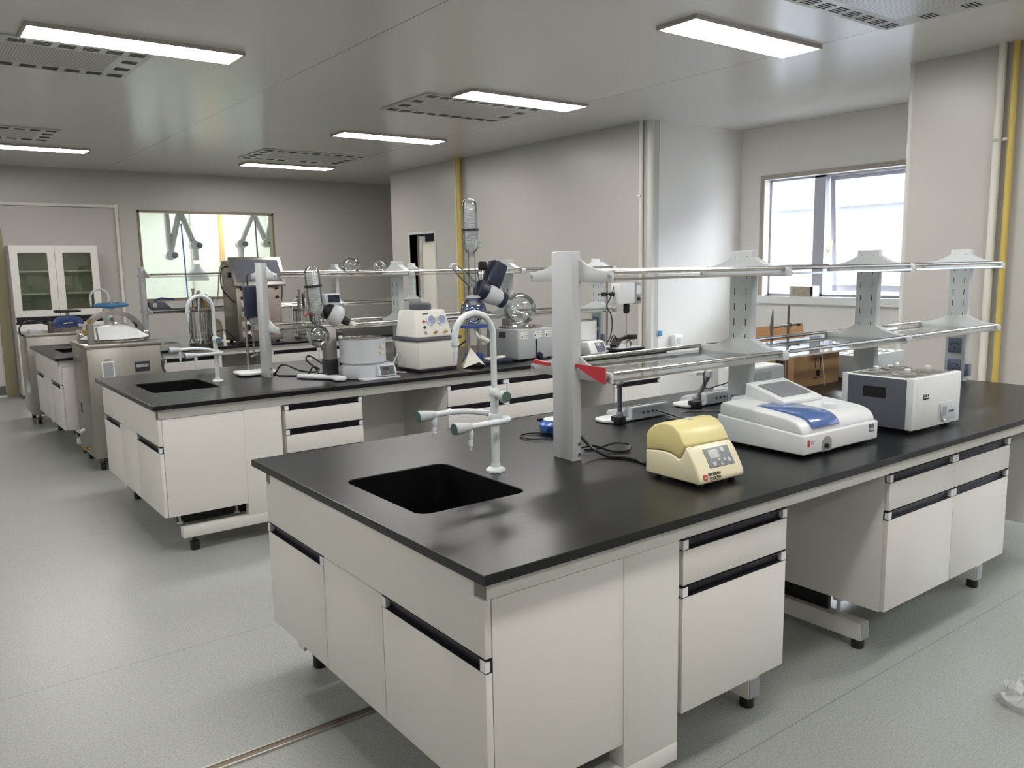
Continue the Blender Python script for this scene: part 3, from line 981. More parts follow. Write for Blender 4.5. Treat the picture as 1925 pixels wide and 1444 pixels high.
def spectrophotometer():
    t = thing('spectrophotometer', 'white spectrophotometer with blue lid and tilted touchscreen on the nearest bench', 'spectrophotometer', (1.525, .185, T1), radians(-1.2))
    W, D = .478, .395
    MB().prism([(0, .012), (0, .084), (D, .113), (D, .012)], 'x', 0, W).build('base', 'white', t, bevel=.006, seg=3)
    sh = [(.010, .083), (.014, .100), (.024, .116), (.042, .129), (.07, .137), (.12, .143), (.2, .150), (.30, .158), (.375, .163), (.388, .150), (.388, .112)]
    MB().prism(sh, 'x', .006, W - .006).build('upper_shell', 'white', t, bevel=.014, seg=4)
    lid = [(.006, .104), (.012, .117), (.026, .131), (.044, .141), (.07, .148), (.12, .152), (.18, .154), (.26, .156), (.26, .150), (.12, .143), (.07, .138), (.042, .129), (.024, .116), (.012, .100)]
    MB().prism(lid, 'x', .065, .228).build('sample_lid', 'bluelid', t, bevel=.0018)
    MB().lathe([(.026, 0), (.026, .016), (.022, .019), (0, .019)], (.315, .105, .140), 24).build('knob', 'white', t)
    # tilted touchscreen at the back
    s = MB().prism([(.20, .150), (.20, .168), (.385, .222), (.385, .155)], 'x', .155, .405).build('screen_housing', 'white', t, bevel=.006)
    a = radians(16.3)
    MB().cbox((.28, .288, .1955), (.185, .120, .004), (a, 0, 0)).build('touchscreen', 'greypanel', s)
    MB().box(.12, .33, .10, .46, .43, .165).build('rear_housing', 'white', t, bevel=.012)
    # arched recess in the front with a black knob
    arch = [(.110, .012), (.170, .012), (.170, .038)] + [(.14 + .03 * cos(radians(k)), .038 + .03 * sin(radians(k))) for k in range(15, 180, 15)] + [(.110, .038)]
    MB().prism(arch, 'y', -.0012, .02).build('cell_recess', 'midgrey', t)
    MB().lathe([(.0085, 0), (.0085, .012), (.006, .014), (0, .014)], (.132, -.001, .034), 14, R=Matrix.Rotation(radians(90), 3, 'X')).build('recess_knob', 'black', t)
    l = MB().box(.020, -.0008, .040, .068, .001, .068).build('label_plate', 'white', t)
    MB().box(.022, -.0014, .042, .036, -.0006, .066).build('label_mark', 'stickred', l)
    MB().box(.042, -.0014, .057, .066, -.0006, .060).box(.042, -.0014, .049, .062, -.0006, .052).build('label_print', 'midgrey', l)
    r = MB().box(.415, -.0008, .045, .450, .001, .075).build('label_plate', 'slate', t)
    MB().box(.419, -.0012, .050, .446, -.0006, .060).build('label_mark', 'lcd', r)
    for x in (.05, W - .05):
        for y in (.05, .34):
            MB().cyl((x, y, 0), (x, y, .014), .016, n=12).build('foot', 'black', t)
spectrophotometer()

def water_bath(name, label, loc, W, D, Hh, rotz=0.0, detail=True):
    t = thing(name, label, 'water bath', loc, rotz)
    z0 = .016
    MB().box(.004, .004, z0, W - .004, D - .004, Hh - .012).build('body', 'white', t, bevel=.004)
    for x, y in ((0, 0), (W - .03, 0), (0, D - .03), (W - .03, D - .03)):
        MB().box(x, y, z0, x + .03, y + .03, Hh).build('corner_post', 'white', t, bevel=.004)
    MB().box(.028, -.0015, z0, W - .001, .006, Hh - .002).build('front_panel', 'white', t, bevel=.002)
    s = MB().box(-.0005, .030, z0 + .004, .006, D - .030, Hh - .006).build('side_panel', 'slate', t)
    MB().box(-.0015, D * .36, Hh * .60, .004, D * .68, Hh * .80).build('handle_recess', 'blackmatt', s)
    MB().box(0, 0, Hh - .012, W, D, Hh - .004).build('top_rim', 'white', t, bevel=.003)
    top = MB().box(.03, .03, Hh - .006, W - .03, D - .03, Hh - .001).build('top_plate', 'steel', t)
    for ix in (0, 1):
        for iy in (0, 1):
            cx_, cy_ = W * (.29 + .42 * ix), D * (.28 + .44 * iy)
            r = min(W, D) * .20
            k = MB().lathe([(r, 0), (r, .003), (r * .8, .007), (r * .78, .004), (r * .5, .004), (r * .48, .009), (r * .2, .011), (0, .011)], (cx_, cy_, Hh - .001), 24).build('ring_lid', 'steel', t)
            MB().lathe([(.010, 0), (.012, .012), (.009, .016), (0, .016)], (cx_, cy_, Hh + .009), 12).build('lid_knob', 'white', k)
    return t
wb = water_bath('water_bath', 'white boxy water bath with slate side panel on the nearest bench', (2.205, .145, T1), .385, .315, .228, radians(-1))
l = MB().box(.075, -.0022, .135, .125, -.0012, .142).box(.078, -.0022, .145, .086, -.0012, .157).box(.094, -.0022, .145, .104, -.0012, .157).box(.112, -.0022, .145, .120, -.0012, .157).build('warning_sticker', 'ink', wb)
p = MB().box(.205, -.0035, .030, .345, -.0012, .108).build('control_panel', 'palegrey', wb, bevel=.001)
MB().box(.235, -.0045, .050, .270, -.003, .090).build('display', 'midgrey', p)
MB().box(.30, -.0045, .085, .335, -.003, .097).build('label_plate', 'white', p)
for k in range(3):
    MB().cyl((.292 + k * .016, -.003, .066), (.292 + k * .016, -.006, .066), .005, n=12).build('button', 'darkgrey', p)
MB().tube([(.213, -.004, .10), (.222, -.006, .06), (.238, -.006, .034), (.262, -.005, .032)], .004, n=8, smooth=4).build('film_wrap', 'lcd', p)
for x in (.04, .345):
    for y in (.04, .27):
        MB().cyl((x, y, 0), (x, y, .017), .014, n=12).build('foot', 'black', wb)
w2 = water_bath('water_bath', 'grey white water bath with red emblem beside the cardboard box, rear of nearest bench', (3.42, 1.06, T1), .46, .36, .155, 0)
for o in w2.children:
    if o.name.startswith('side_panel'):
        o.data.materials[0] = M['palegrey']
        for q in list(o.children):
            bpy.data.objects.remove(q, do_unlink=True)
MB().cyl((-.0018, .24, .092), (.0, .24, .092), .016, n=16).build('emblem', 'stickred', w2)
for x in (.04, .42):
    for y in (.04, .32):
        MB().cyl((x, y, 0), (x, y, .017), .014, n=12).build('foot', 'black', w2)

def ph_meter(label, loc, tilt):
    t = thing('ph_meter', label, 'ph meter', loc)
    b = [(0, .004), (0, .062), (.012, .066), (.17, .026), (.175, .004)]
    MB().prism(b, 'x', .06, .30).build('body', 'palegrey', t, bevel=.006, seg=3)
    MB().prism([(.01, .067), (.012, .0705), (.165, .031), (.165, .027)], 'x', .065, .295).build('keypad', 'white', t)
    for k in range(4):
        MB().cyl((.13 + k * .03, .001, .034), (.13 + k * .03, -.006, .034), .006, n=10).build('connector', 'darkgrey', t)
    s = rrect(-.07, .0, .09, .14, .06, 6)
    MB().prism(s, 'z', .003, .014).build('arm_base', 'white', t, bevel=.003)
    MB().box(-.045, -.02, .0, .0, .03, .035).build('arm_socket', 'black', t, bevel=.003)
    d = Vector((sin(tilt), 0, cos(tilt)))
    c = Vector((.03, .05, .012))
    MB().tube([c, c + d * .165], .011, n=12).build('arm', 'darkgrey', t)
    MB().cyl(c, c + Vector((0, 0, .03)), .017, n=16).build('hinge', 'midgrey', t)
    e = c + d * .165
    h = MB().cbox(e + Vector((0, 0, .008)), (.034, .03, .032)).build('joint', 'palegrey', t, bevel=.005)
    f = e + Vector((-.05 if tilt > .1 else .015, .05, .012))
    MB().tube([e + Vector((0, 0, .012)), f], .010, n=10).build('fore_arm', 'palegrey', t)
    MB().cbox(f + Vector((0, 0, -.004)), (.03, .05, .02)).build('electrode_clip', 'white', t, bevel=.004)
    return t
ph_meter('ph meter with upright electrode arm and black socket, under the near glass shelf', (1.53, 1.10, T1), 0.0)
ph_meter('ph meter with slanting electrode arm, left of the second shelf upright', (2.09, 1.14, T1), radians(38))

def stirrer():
    t = thing('magnetic_stirrer', 'bright blue magnetic stirrer half hidden behind the nearest shelf upright', 'stirrer', (1.19, 1.16, T1))
    prof = [(.06, .0), (.066, .006), (.07, .02), (.072, .034), (.064, .046), (.05, .052), (0, .052)]
    MB().lathe(prof, n=32).build('body', 'blue', t)
    MB().lathe([(.05, .050), (.052, .054), (.049, .057), (0, .057)], n=32).build('plate', 'white', t)
    MB().cyl((-.062, -.02, .028), (-.078, -.026, .028), .012, n=14).build('knob', 'blue', t)
    MB().cbox((-.05, .045, .052), (.02, .016, .014)).build('switch', 'black', t)
stirrer()

def cable(name, label, pts, r, mat='cable', group=None, plug=None):
    t = thing(name, label, 'cable', pts[0], group=group)
    P = [Vector(p) - Vector(pts[0]) for p in pts]
    MB().tube(P, r, n=8, smooth=6).build('cord', mat, t)
    if plug is not None:
        q = P[plug]
        MB().cbox(q, (.03, .02, .018)).build('plug', mat, t, bevel=.004)
    return t
z = T1 + .006
cable('cable', 'black power cord looping from the nearest upright to the cream centrifuge',
      [(.95, .79, z + .12), (.975, .75, z + .06), (1.0, .71, z + .02), (1.02, .66, z), (1.05, .62, z), (1.06, .55, z), (1.05, .50, z), (1.10, .52, z + .02), (1.16, .58, z + .09), (1.18, .52, z + .09), (1.12, .44, z + .03), (1.10, .41, z + .05)], .0055)
cable('cable', 'black cord coil lying behind the cream centrifuge',
      [(1.17, .42, z + .05), (1.14, .47, z + .05), (1.09, .50, z + .03), (1.08, .46, z), (1.13, .43, z), (1.22, .44, z), (1.26, .50, z), (1.20, .53, z), (1.12, .50, z), (1.06, .47, z)], .0055)
cable('cable', 'thin black lead trailing left from the blue stirrer',
      [(1.12, 1.14, z), (1.06, 1.18, z), (1.0, 1.16, z), (1.0, 1.08, z), (1.08, 1.02, z), (1.10, .95, z), (1.06, .93, z)], .0035)
cable('cable', 'thin black lead curving between the two ph meters',
      [(1.74, 1.095, z + .03), (1.80, 1.02, z), (1.78, .98, z), (1.86, 1.03, z + .012), (1.98, .98, z + .012), (2.08, .90, z), (2.02, .88, z), (1.85, .94, z), (1.70, 1.0, z)], .0035)
cable('cable', 'black lead knotted at the foot of the nearest upright',
      [(1.03, .80, z), (1.08, .78, z), (1.15, .76, z + .015), (1.19, .72, z + .01), (1.14, .68, z), (1.09, .71, z), (1.04, .76, z + .02), (1.0, .80, z + .01)], .0042)
cable('cable', 'thin black lead rising beside the slanting electrode arm',
      [(2.33, 1.137, z + .03), (2.30, 1.08, z + .02), (2.36, 1.12, z + .10), (2.28, 1.16, z + .085), (2.19, 1.18, z + .075), (2.16, 1.17, z + .15), (2.20, 1.19, z + .17)], .003)
t = thing('power_adapter', 'small black adapter block against the second shelf upright', 'adapter', (2.20, .86, T1))
MB().prism([(0, 0), (.01, .06), (.03, .075), (.09, .06), (.10, 0)], 'y', 0, .07).build('housing', 'darkgrey', t, bevel=.005)
MB().cyl((-.012, .03, .02), (.004, .03, .02), .006, n=8).build('plug', 'black', t)
# white bench instrument behind the second upright
t = thing('dry_bath', 'white rounded instrument behind the second upright, partly under the glass shelf', 'instrument', (2.41, 1.06, T1))
MB().box(0, 0, .006, .345, .26, .055).build('base', 'white', t, bevel=.012, seg=3)
MB().box(.02, .04, .05, .325, .25, .165).build('housing', 'white', t, bevel=.02, seg=3)
MB().box(.06, .037, .08, .2, .042, .14).build('display', 'palegrey', t)
for x in (.04, .30):
    for y in (.04, .22):
        MB().cyl((x, y, 0), (x, y, .008), .012, n=10).build('foot', 'black', t)
# retort stand
t = thing('retort_stand', 'retort stand with clamp in front of the window, rear of the nearest bench', 'retort stand', (2.79, 1.13, T1))
MB().box(-.015, -.05, 0, .11, .05, .012).build('base', 'darkgrey', t, bevel=.003)
MB().cyl((0, 0, .01), (0, 0, .47), .006, n=12).build('rod', 'steeldark', t)
MB().cbox((0, 0, .365), (.028, .022, .026)).build('boss_head', 'steeldark', t, bevel=.003)
MB().cyl((0, -.012, .365), (.05, -.03, .367), .004, n=8).lathe([(.009, 0), (.009, .012), (0, .012)], (.05, -.03, .360), 10).build('boss_screw', 'black', t)
MB().tube([(-.01, .0, .366), (-.06, .02, .362), (-.10, .03, .36)], .008, n=8).build('clamp_arm', 'steel', t)
MB().tube([(-.10, .03, .28), (-.103, .03, .36), (-.10, .03, .40), (-.095, .03, .45)], [.003, .010, .007, .002], n=8).build('clamp_jaw', 'steeldark', t)
# carton
t = thing('cardboard_box', 'open brown cardboard box on the rear of the nearest bench below the window', 'cardboard box', (2.93, 1.18, T1), radians(0))
BW, BD, BH = .44, .30, .20
MB().box(0, 0, 0, BW, .005, BH).box(0, BD - .005, 0, BW, BD, BH).box(0, .005, 0, .005, BD - .005, BH).box(BW - .005, .005, 0, BW, BD - .005, BH).box(.005, .005, 0, BW - .005, BD - .005, .006).build('body', 'card', t)
MB().prism([(BD - .004, BH), (BD + .03, BH + .12), (BD + .035, BH + .12), (BD + .001, BH)], 'x', -.02, BW + .12).build('rear_flap', 'card', t)
MB().prism([(0, BH), (-.05, BH - .005), (-.05, BH - .001), (.0, BH + .004)], 'x', .15, BW).build('front_flap', 'card', t)
pr = MB()
pr.box(.20, -.0012, .10, .207, .0, .16).box(.195, -.0012, .15, .212, 0, .156).box(.25, -.0012, .10, .257, 0, .16).box(.245, -.0012, .15, .262, 0, .156)
pr.box(.19, -.0012, .04, .27, 0, .045).box(.21, -.0012, .05, .25, 0, .085)
pr.build('printed_marks', 'cardprint', t)
MB().box(-.0012, .06, .05, 0, .12, .15).build('side_print', 'cardprint', t)
cable('cable', 'white thin lead hanging from the near glass shelf beside the second upright',
      [(2.18, .54, T1 + .305), (2.22, .56, T1 + .25), (2.30, .60, T1 + .18), (2.34, .62, T1 + .14)], .002, 'cablewhite')
# red piece lying on the lower brackets by the nearest upright
t = thing('red_scraper', 'red handled flat tool lying across the lower bracket of the nearest upright', 'tool', (.865, .78, T1 + .3245))
MB().prism([(-.062, .030), (-.235, .03), (-.235, -.028), (-.20, -.020)], 'x', .030, .036).build('blade', 'red', t)
MB().prism([(.066, .022), (.15, .028), (.16, .020), (.15, .012), (.066, .010)], 'x', .030, .040).build('grip', 'red', t)
MB().prism([(.15, .024), (.20, .016), (.205, .006), (.15, .014)], 'x', .031, .038).build('tip', 'darkgrey', t)
M['armgrey'] = pm('arm_grey', (196, 200, 196), .45)
M['dial'] = pm('gauge_dial', (150, 160, 184), .3)
M['hoseblue'] = pm('hose_blue', (66, 120, 190), .4)
M['amber'] = pm('amber_plastic', (206, 172, 48), .35)
M['silver'] = pm('silver_paint', (182, 186, 188), .35, metal=.15)
# ------------------------------------------------------------------ the middle bench
def flask(c, r, parent, neck=None, name='flask'):
    """round-bottomed flask as a thin double shell; neck = (direction, length, radius)"""
    m = MB()
    if neck:
        d, ln, nr = neck
        R = Vector(d).normalized().to_track_quat('Z', 'Y').to_matrix()
        a0 = math.asin(nr / r)
        prof = [(r * sin(pi - k), r * cos(pi - k)) for k in [pi * i / 22 for i in range(23)] if pi - k > a0]
        prof = prof + [(nr, r * cos(a0)), (nr, r + ln * .75), (nr * 1.25, r + ln * .8), (nr * 1.25, r + ln)]
        m.lathe(prof, c, 28, R, cap=False)
    else:
        m.sphere(c, r, 28, 16)
    return m.build(name, 'glass', parent)

def condenser(parent, p0, p1, r, ring_at):
    """upright glass condenser: domed jacket, inner coil, black clamp ring"""
    p0, p1 = Vector(p0), Vector(p1)
    d = (p1 - p0)
    ln = d.length
    R = d.normalized().to_track_quat('Z', 'Y').to_matrix()
    prof = [(r * .30, -ln * .16), (r * .36, -ln * .12), (r * .55, -ln * .07), (r * .9, -ln * .02), (r, .02 * ln)]
    prof += [(r, ln - r)] + [(r * cos(radians(k)), ln - r + r * sin(radians(k))) for k in range(15, 91, 15)]
    j = MB().lathe(prof, p0, 28, R, cap=False).build('condenser', 'glass', parent)
    pts = []
    turns = int(ln * .78 / (r * .22))
    for k in range(turns * 10 + 1):
        a = 2 * pi * k / 10
        pts.append(p0 + R @ Vector((r * .66 * cos(a), r * .66 * sin(a), ln * .06 + ln * .78 * k / (turns * 10))))
    MB().tube(pts, r * .085, n=6).build('coil', 'coil', j)
    MB().tube([p0 + R @ Vector((0, 0, -.02)), p0 + R @ Vector((0, 0, ln * .84))], r * .13, n=8).build('core_tube', 'coil', j)
    z = ln * ring_at
    MB().lathe([(r * 1.02, z - r * .14), (r * 1.16, z - r * .14), (r * 1.16, z + r * .14), (r * 1.02, z + r * .14)], p0, 28, R, cap=False).build('clamp_ring', 'black', j)
    return j, R

def sticker(parent, x, z, y, w=.03, h=.022, rot=0):
    s = MB().box(x - w / 2, y - .001, z - h / 2, x + w / 2, y, z + h / 2).build('warning_sticker', 'stickyellow', parent)
    return s

def heating_bath(name, label, loc, rotz, mat='palegrey'):
    t = thing(name, label, 'heating bath', loc, rotz)
    MB().lathe([(.138, .004), (.142, .010), (.140, .085), (.130, .092), (0, .092)], n=40).build('base', mat, t)
    p = MB().lathe([(.130, .088), (.132, .096), (.148, .106), (.148, .25), (.150, .256), (.146, .258), (.142, .25), (.140, .13), (0, .125)], n=48).build('pot', mat, t)
    MB().lathe([(.1465, .2575), (.151, .2565), (.151, .2605), (.1385, .2605), (.1375, .25), (.137, .14), (0, .135)], n=48).build('steel_liner', 'chrome', p)
    for i, z in enumerate((.205, .165)):
        a0 = radians(-72)
        m = MB()
        R = Matrix.Rotation(a0 + pi / 2, 3, 'Z')
        m.add([R @ Vector(v) for v in ((-.012, -.149, z - .010), (.012, -.149, z - .010), (0, -.149, z + .012))] , [(0, 1, 2)])
        m.build('warning_triangle', 'stickyellow', p)
        m = MB()
        m.add([R @ Vector(v) for v in ((-.004, -.1495, z - .007), (.004, -.1495, z - .007), (0, -.1495, z + .005))], [(0, 1, 2)])
        m.build('triangle_mark', 'ink', p)
        m = MB()
        m.add([R @ Vector(v) for v in ((.016, -.1482, z - .006), (.042, -.1425, z - .006), (.042, -.1425, z + .008), (.016, -.1482, z + .008))], [(0, 1, 2, 3)])
        m.build('sticker_text', 'white', p)
    # control box in front
    c = MB().prism([(-.135, .0), (-.135, .012), (-.175, .018), (-.150, .085), (-.09, .098), (-.09, .0)], 'x', .015, .145)
    c.box(-.10, -.185, 0, .165, -.10, .012)
    o = c.build('control_box', mat, t, bevel=.003)
    a = atan2(.067, .025)
    q = MB().cbox((.080, -.1645, .052), (.100, .058, .003), (a, 0, 0)).build('control_panel', 'darkgrey', o)
    MB().cbox((.070, -.1617, .0625), (.045, .022, .004), (a, 0, 0)).build('display', 'ink', q)
    return t
hb = heating_bath('heating_bath', 'pale grey round heating bath with steel rim beside the vacuum pump', (1.395, 3.345, TOP), radians(4))
heating_bath('heating_bath', 'white round heating bath partly hidden behind the nearest shelf upright', (3.40, 3.50, TOP), radians(8), 'white')
for k, mt in ((0, 'stickred'), (1, 'lcd'), (2, 'tagblue')):
    q = [c for c in hb.children if c.name.startswith('control_box')][0]
    MB().cbox((.062 + k * .018, -.1735, .040), (.007, .005, .007)).build('button', mt, q)

def rotovap_small():
    t = thing('rotary_evaporator', 'small rotary evaporator with frosted coil condenser, left of the grey heating bath', 'rotary evaporator', (1.125, 3.42, TOP))
    pts = [(-.07, .20), (-.03, .21), (.03, .10), (.09, .06), (.115, -.02), (.105, -.17), (.08, -.19), (.03, -.17), (.04, -.06), (0, .0), (-.06, .10), (-.09, .16)]
    MB().prism(pts, 'z', .004, .026).build('base', 'palegrey', t, bevel=.008, seg=3)
    MB().box(.035, -.170, .024, .10, -.115, .031).build('base_pad', 'white', t, bevel=.003)
    c = MB().box(.055, .0, .024, .128, .075, .34).build('column', 'steel', t, bevel=.006)
    MB().box(.052, -.004, .022, .131, .079, .125).build('column_sleeve', 'black', c, bevel=.004)
    j, R = condenser(t, (.0, .0, .405), (-.025, .0, .725), .048, .60)
    MB().lathe([(.02, -.03), (.045, 0), (.046, .05), (.035, .06)], (.0, 0, .38), 20, cap=False).build('adapter', 'glass', j)
    MB().cyl((.0, 0, .335), (.0, 0, .385), .016, n=16).build('ball_joint', 'glass', j)
    flask((.005, 0, .280), .070, t, ((0, 0, 1), .03, .014), 'receiving_flask')
    MB().tube([(-.005, .02, .41), (-.04, .03, .425), (-.06, .05, .41)], .006, n=8, smooth=4).build('hose_tail', 'red', t)
    h = MB()
    ax = Vector((.80, -.30, -.5)).normalized()
    R2 = ax.to_track_quat('Z', 'Y').to_matrix()
    h.lathe([(.02, -.02), (.045, -.015), (.062, 0), (.066, .02), (.066, .05), (.058, .07), (.03, .085)], (.105, .02, .425), 28, R2)
    hd = h.build('motor_head', 'palegrey', t)
    MB().lathe([(.018, -.05), (.045, -.048), (.056, -.03), (.056, 0), (.03, .01)], (.10, .02, .427), 24, R2).build('motor_collar', 'blackmatt', hd)
    MB().lathe([(.03, .08), (.033, .10), (.028, .13), (.018, .135)], (.105, .02, .425), 20, R2).build('drive_sleeve', 'black', hd)
    MB().lathe([(.016, .135), (.02, .17), (.012, .175)], (.105, .02, .425), 16, R2).build('vapour_tube', 'whitepipe', hd)
    b = MB().box(.055, -.01, .475, .165, .07, .545).build('display_box', 'palegrey', t, bevel=.008, seg=3)
    MB().box(.075, -.0125, .49, .155, -.008, .537).build('display', 'navy', b)
    MB().cbox((.12, .03, .46), (.04, .04, .05)).build('bracket', 'midgrey', t)
    MB().tube([(.165, .03, .27), (.18, .03, .17), (.20, .02, .10)], .014, n=10).build('lift_strut', 'offwhite', t)
    MB().cyl((.15, .02, .095), (.21, .0, .09), .016, n=12).build('knob', 'black', t)
rotovap_small()

def vacuum_pump():
    t = thing('vacuum_pump', 'white water circulating vacuum pump with two round gauges on the middle bench', 'vacuum pump', (1.765, 3.265, TOP), radians(4))
    W, D = .335, .27
    m = MB()
    b, c = .006, .0
    m.add([(b, b, .016), (W - b, b, .016), (W - b, D - b, .016), (b, D - b, .016), (-.010, -.010, .212), (W + .010, -.010, .212), (W + .010, D + .010, .212), (-.010, D + .010, .212)],
          [(0, 3, 2, 1), (4, 5, 6, 7), (0, 1, 5, 4), (1, 2, 6, 5), (2, 3, 7, 6), (3, 0, 4, 7)])
    m.build('tank', 'offwhite', t, bevel=.012, seg=3)
    MB().box(.01, .01, .003, W - .01, D - .01, .018).build('base_tray', 'black', t)
    MB().box(-.02, -.02, .210, W + .02, D + .02, .232).build('rim_band', 'darkgrey', t, bevel=.005)
    HW = W * .86
    hd = MB()
    hd.add([(-.012, -.006, .232), (HW, -.006, .232), (HW, D - .01, .232), (-.012, D - .01, .232), (.010, .045, .415), (HW - .028, .045, .415), (HW - .028, D - .03, .415), (.010, D - .03, .415)],
           [(0, 3, 2, 1), (4, 5, 6, 7), (0, 1, 5, 4), (1, 2, 6, 5), (2, 3, 7, 6), (3, 0, 4, 7)])
    h = hd.build('head', 'offwhite', t, bevel=.012, seg=3)
    a = atan2(.183, .051)
    nrm = Vector((0, -sin(a), cos(a)))
    def onf(x, s): return Vector((x, -.006, .232)) + Vector((0, .051, .183)).normalized() * s
    R = nrm.to_track_quat('Z', 'Y').to_matrix()
    for x in (.128, .213):
        g = MB().lathe([(.038, -.002), (.038, .010), (.031, .011), (.031, .007), (0, .007)], onf(x, .118), 28, R).build('gauge', 'white', h)
        MB().lathe([(.0305, .0075), (.0305, .0085), (0, .0085)], onf(x, .118), 28, R).build('dial', M['dial'], g)
        n = MB()
        c0 = onf(x, .118) + nrm * .009
        n.tube([c0, c0 + R @ Vector((-.018, .006, .0008))], .0012, n=5)
        n.build('needle', 'navy', g)
    for s, mt in ((.112, 'stickred'), (.072, 'black'), (.036, 'chrome')):
        MB().lathe([(.010, -.001), (.010, .006), (.006, .010), (0, .010)], onf(.066, s), 14, R).build('button', mt, h)
    for x in (.14, .225):
        MB().lathe([(.008, -.001), (.008, .018), (.010, .02), (.010, .026), (0, .026)], onf(x, .032), 12, R).build('suction_nozzle', 'brass', h)
    MB().cbox(onf(.09, .165) + nrm * .0005, (.045, .008, .001), (a, 0, 0)).build('model_lettering', 'ink', h)
    # left flank: louvre slots and a grey plate
    fl = Vector((.024, 0, .183)).normalized()
    for k in range(6):
        MB().cbox((-.002 + .0105, .06 + k * .018, .355), (.006, .005, .05), (0, radians(7.5), 0)).build('louvre', 'darkgrey', h)
    MB().cbox((.0005, .13, .282), (.004, .085, .055), (0, radians(7.5), 0)).build('data_plate', 'midgrey', h)
    MB().lathe([(.072, .415), (.076, .422), (.076, .452), (.066, .462), (0, .464)], (.115, .13, 0), 28).build('motor_cap', 'darkgrey', t)
    MB().lathe([(.022, .232), (.022, .262), (.016, .266), (0, .266)], (W - .012, .05, 0), 14).build('tank_plug', 'black', t)
vacuum_pump()

t = thing('paper_cone', 'folded white paper cone beside the vacuum pump', 'paper', (2.21, 3.30, TOP))
MB().add([(0, .0, .135), (-.095, -.045, .002), (.012, -.085, .040), (.085, -.055, .010), (.10, .0, .002), (-.045, .055, .002), (.05, .05, .002)],
         [(0, 1, 2), (0, 2, 3), (0, 3, 4), (0, 4, 6), (0, 6, 5), (0, 5, 1)]).build('sheet', 'paper', t, smooth=False)
cable('cable', 'white cord looping between the heating bath and the vacuum pump',
      [(1.74, 3.50, TOP + .12), (1.68, 3.46, TOP + .06), (1.63, 3.40, TOP + .01), (1.60, 3.46, TOP + .05), (1.64, 3.56, TOP + .07), (1.70, 3.58, TOP + .06)], .005, 'cablewhite')
cable('cable', 'white cord lying on the worktop at the foot of the heating bath',
      [(1.60, 3.52, TOP + .07), (1.62, 3.44, TOP + .02), (1.66, 3.36, TOP + .008), (1.70, 3.32, TOP + .006)], .005, 'cablewhite')
cable('cable', 'black cord running right from the middle shelf upright to the small evaporator',
      [(.92, 3.90, TOP + .08), (.95, 3.90, TOP + .02), (1.0, 3.88, TOP + .008), (1.08, 3.92, TOP + .06), (1.16, 3.80, TOP + .02), (1.24, 3.72, TOP + .02), (1.20, 3.80, TOP + .09), (1.25, 3.86, TOP + .11), (1.30, 3.74, TOP + .05), (1.24, 3.62, TOP + .01)], .006)
cable('cable', 'black tangled lead behind the small evaporator column',
      [(.98, 3.76, TOP + .008), (1.06, 3.70, TOP + .006), (1.14, 3.66, TOP + .01), (1.20, 3.70, TOP + .05), (1.26, 3.74, TOP + .03), (1.22, 3.66, TOP + .008), (1.30, 3.70, TOP + .006)], .006)

# overhead stirrer at the left end of the middle bench
t = thing('overhead_stirrer', 'overhead stirrer with black motor and white base plate behind the middle faucet', 'overhead stirrer', (.915, 3.99, TOP))
MB().prism(rrect(-.13, -.10, .13, .10, .03), 'z', .010, .026).build('base_plate', 'white', t, bevel=.003)
for x in (-.09, .09):
    for y in (-.07, .07):
        MB().cyl((x, y, 0), (x, y, .011), .014, n=10).build('foot', 'black', t)
MB().cyl((-.02, .085, .02), (-.02, .085, .62), .008, n=12).build('mast', 'steel', t)
MB().cyl((-.02, .085, .44), (-.01, .03, .44), .008, n=10).cbox((-.02, .085, .44), (.03, .03, .03)).build('clamp', 'steeldark', t)
mo = MB().box(-.045, -.04, .39, .035, .04, .60).build('motor', 'navy', t, bevel=.010, seg=3)
MB().tube([(-.02, 0, .60), (-.025, 0, .65), (-.01, .01, .68)], .006, n=8).build('cord', 'black', mo)
MB().lathe([(.012, .345), (.018, .35), (.018, .385), (.012, .39)], (-.005, 0, 0), 14).build('chuck', 'midgrey', mo)
MB().cyl((-.005, 0, .13), (-.005, 0, .35), .006, n=10).cyl((-.03, 0, .125), (.02, 0, .14), .006, n=8).build('shaft', 'steel', t)

# overhead stirrer at the right end of the middle bench
t = thing('overhead_stirrer', 'overhead stirrer with white square head on a tall steel rod', 'overhead stirrer', (3.74, 3.50, TOP))
MB().prism(rrect(-.15, -.25, .18, .05, .02), 'z', .008, .022).build('base_plate', 'black', t, bevel=.003)
MB().prism(rrect(-.10, -.22, .16, .0, .02), 'z', .022, .028).build('white_mat', 'white', t)
for x in (-.12, .15):
    for y in (-.22, .02):
        MB().cyl((x, y, 0), (x, y, .009), .012, n=10).build('foot', 'black', t)
MB().cyl((-.02, .0, .02), (-.02, .0, .66), .0085, n=12).build('mast', 'steel', t)
MB().cyl((-.13, -.01, .455), (.05, -.02, .455), .006, n=8).cbox((-.05, 0, .455), (.04, .035, .035)).cbox((.025, -.01, .455), (.045, .02, .03)).build('clamp', 'black', t)
h = MB().box(.045, -.08, .375, .225, .02, .545).build('head', 'white', t, bevel=.006)
fp = MB().box(.225, -.082, .37, .30, .022, .548).build('front_panel', 'midgrey', h, bevel=.006)
MB().box(.240, -.0845, .45, .288, -.081, .52).build('display', 'white', fp)
MB().lathe([(.016, 0), (.016, .012), (.012, .016), (0, .016)], (.262, -.082, .41), 16, R=Matrix.Rotation(radians(90), 3, 'X')).build('knob', 'black', fp)
MB().lathe([(.018, .29), (.026, .305), (.026, .365), (.022, .375)], (.175, -.03, 0), 16).build('chuck', 'blackmatt', h)
MB().cyl((.175, -.03, .10), (.175, -.03, .30), .0045, n=10).build('shaft', 'steel', t)
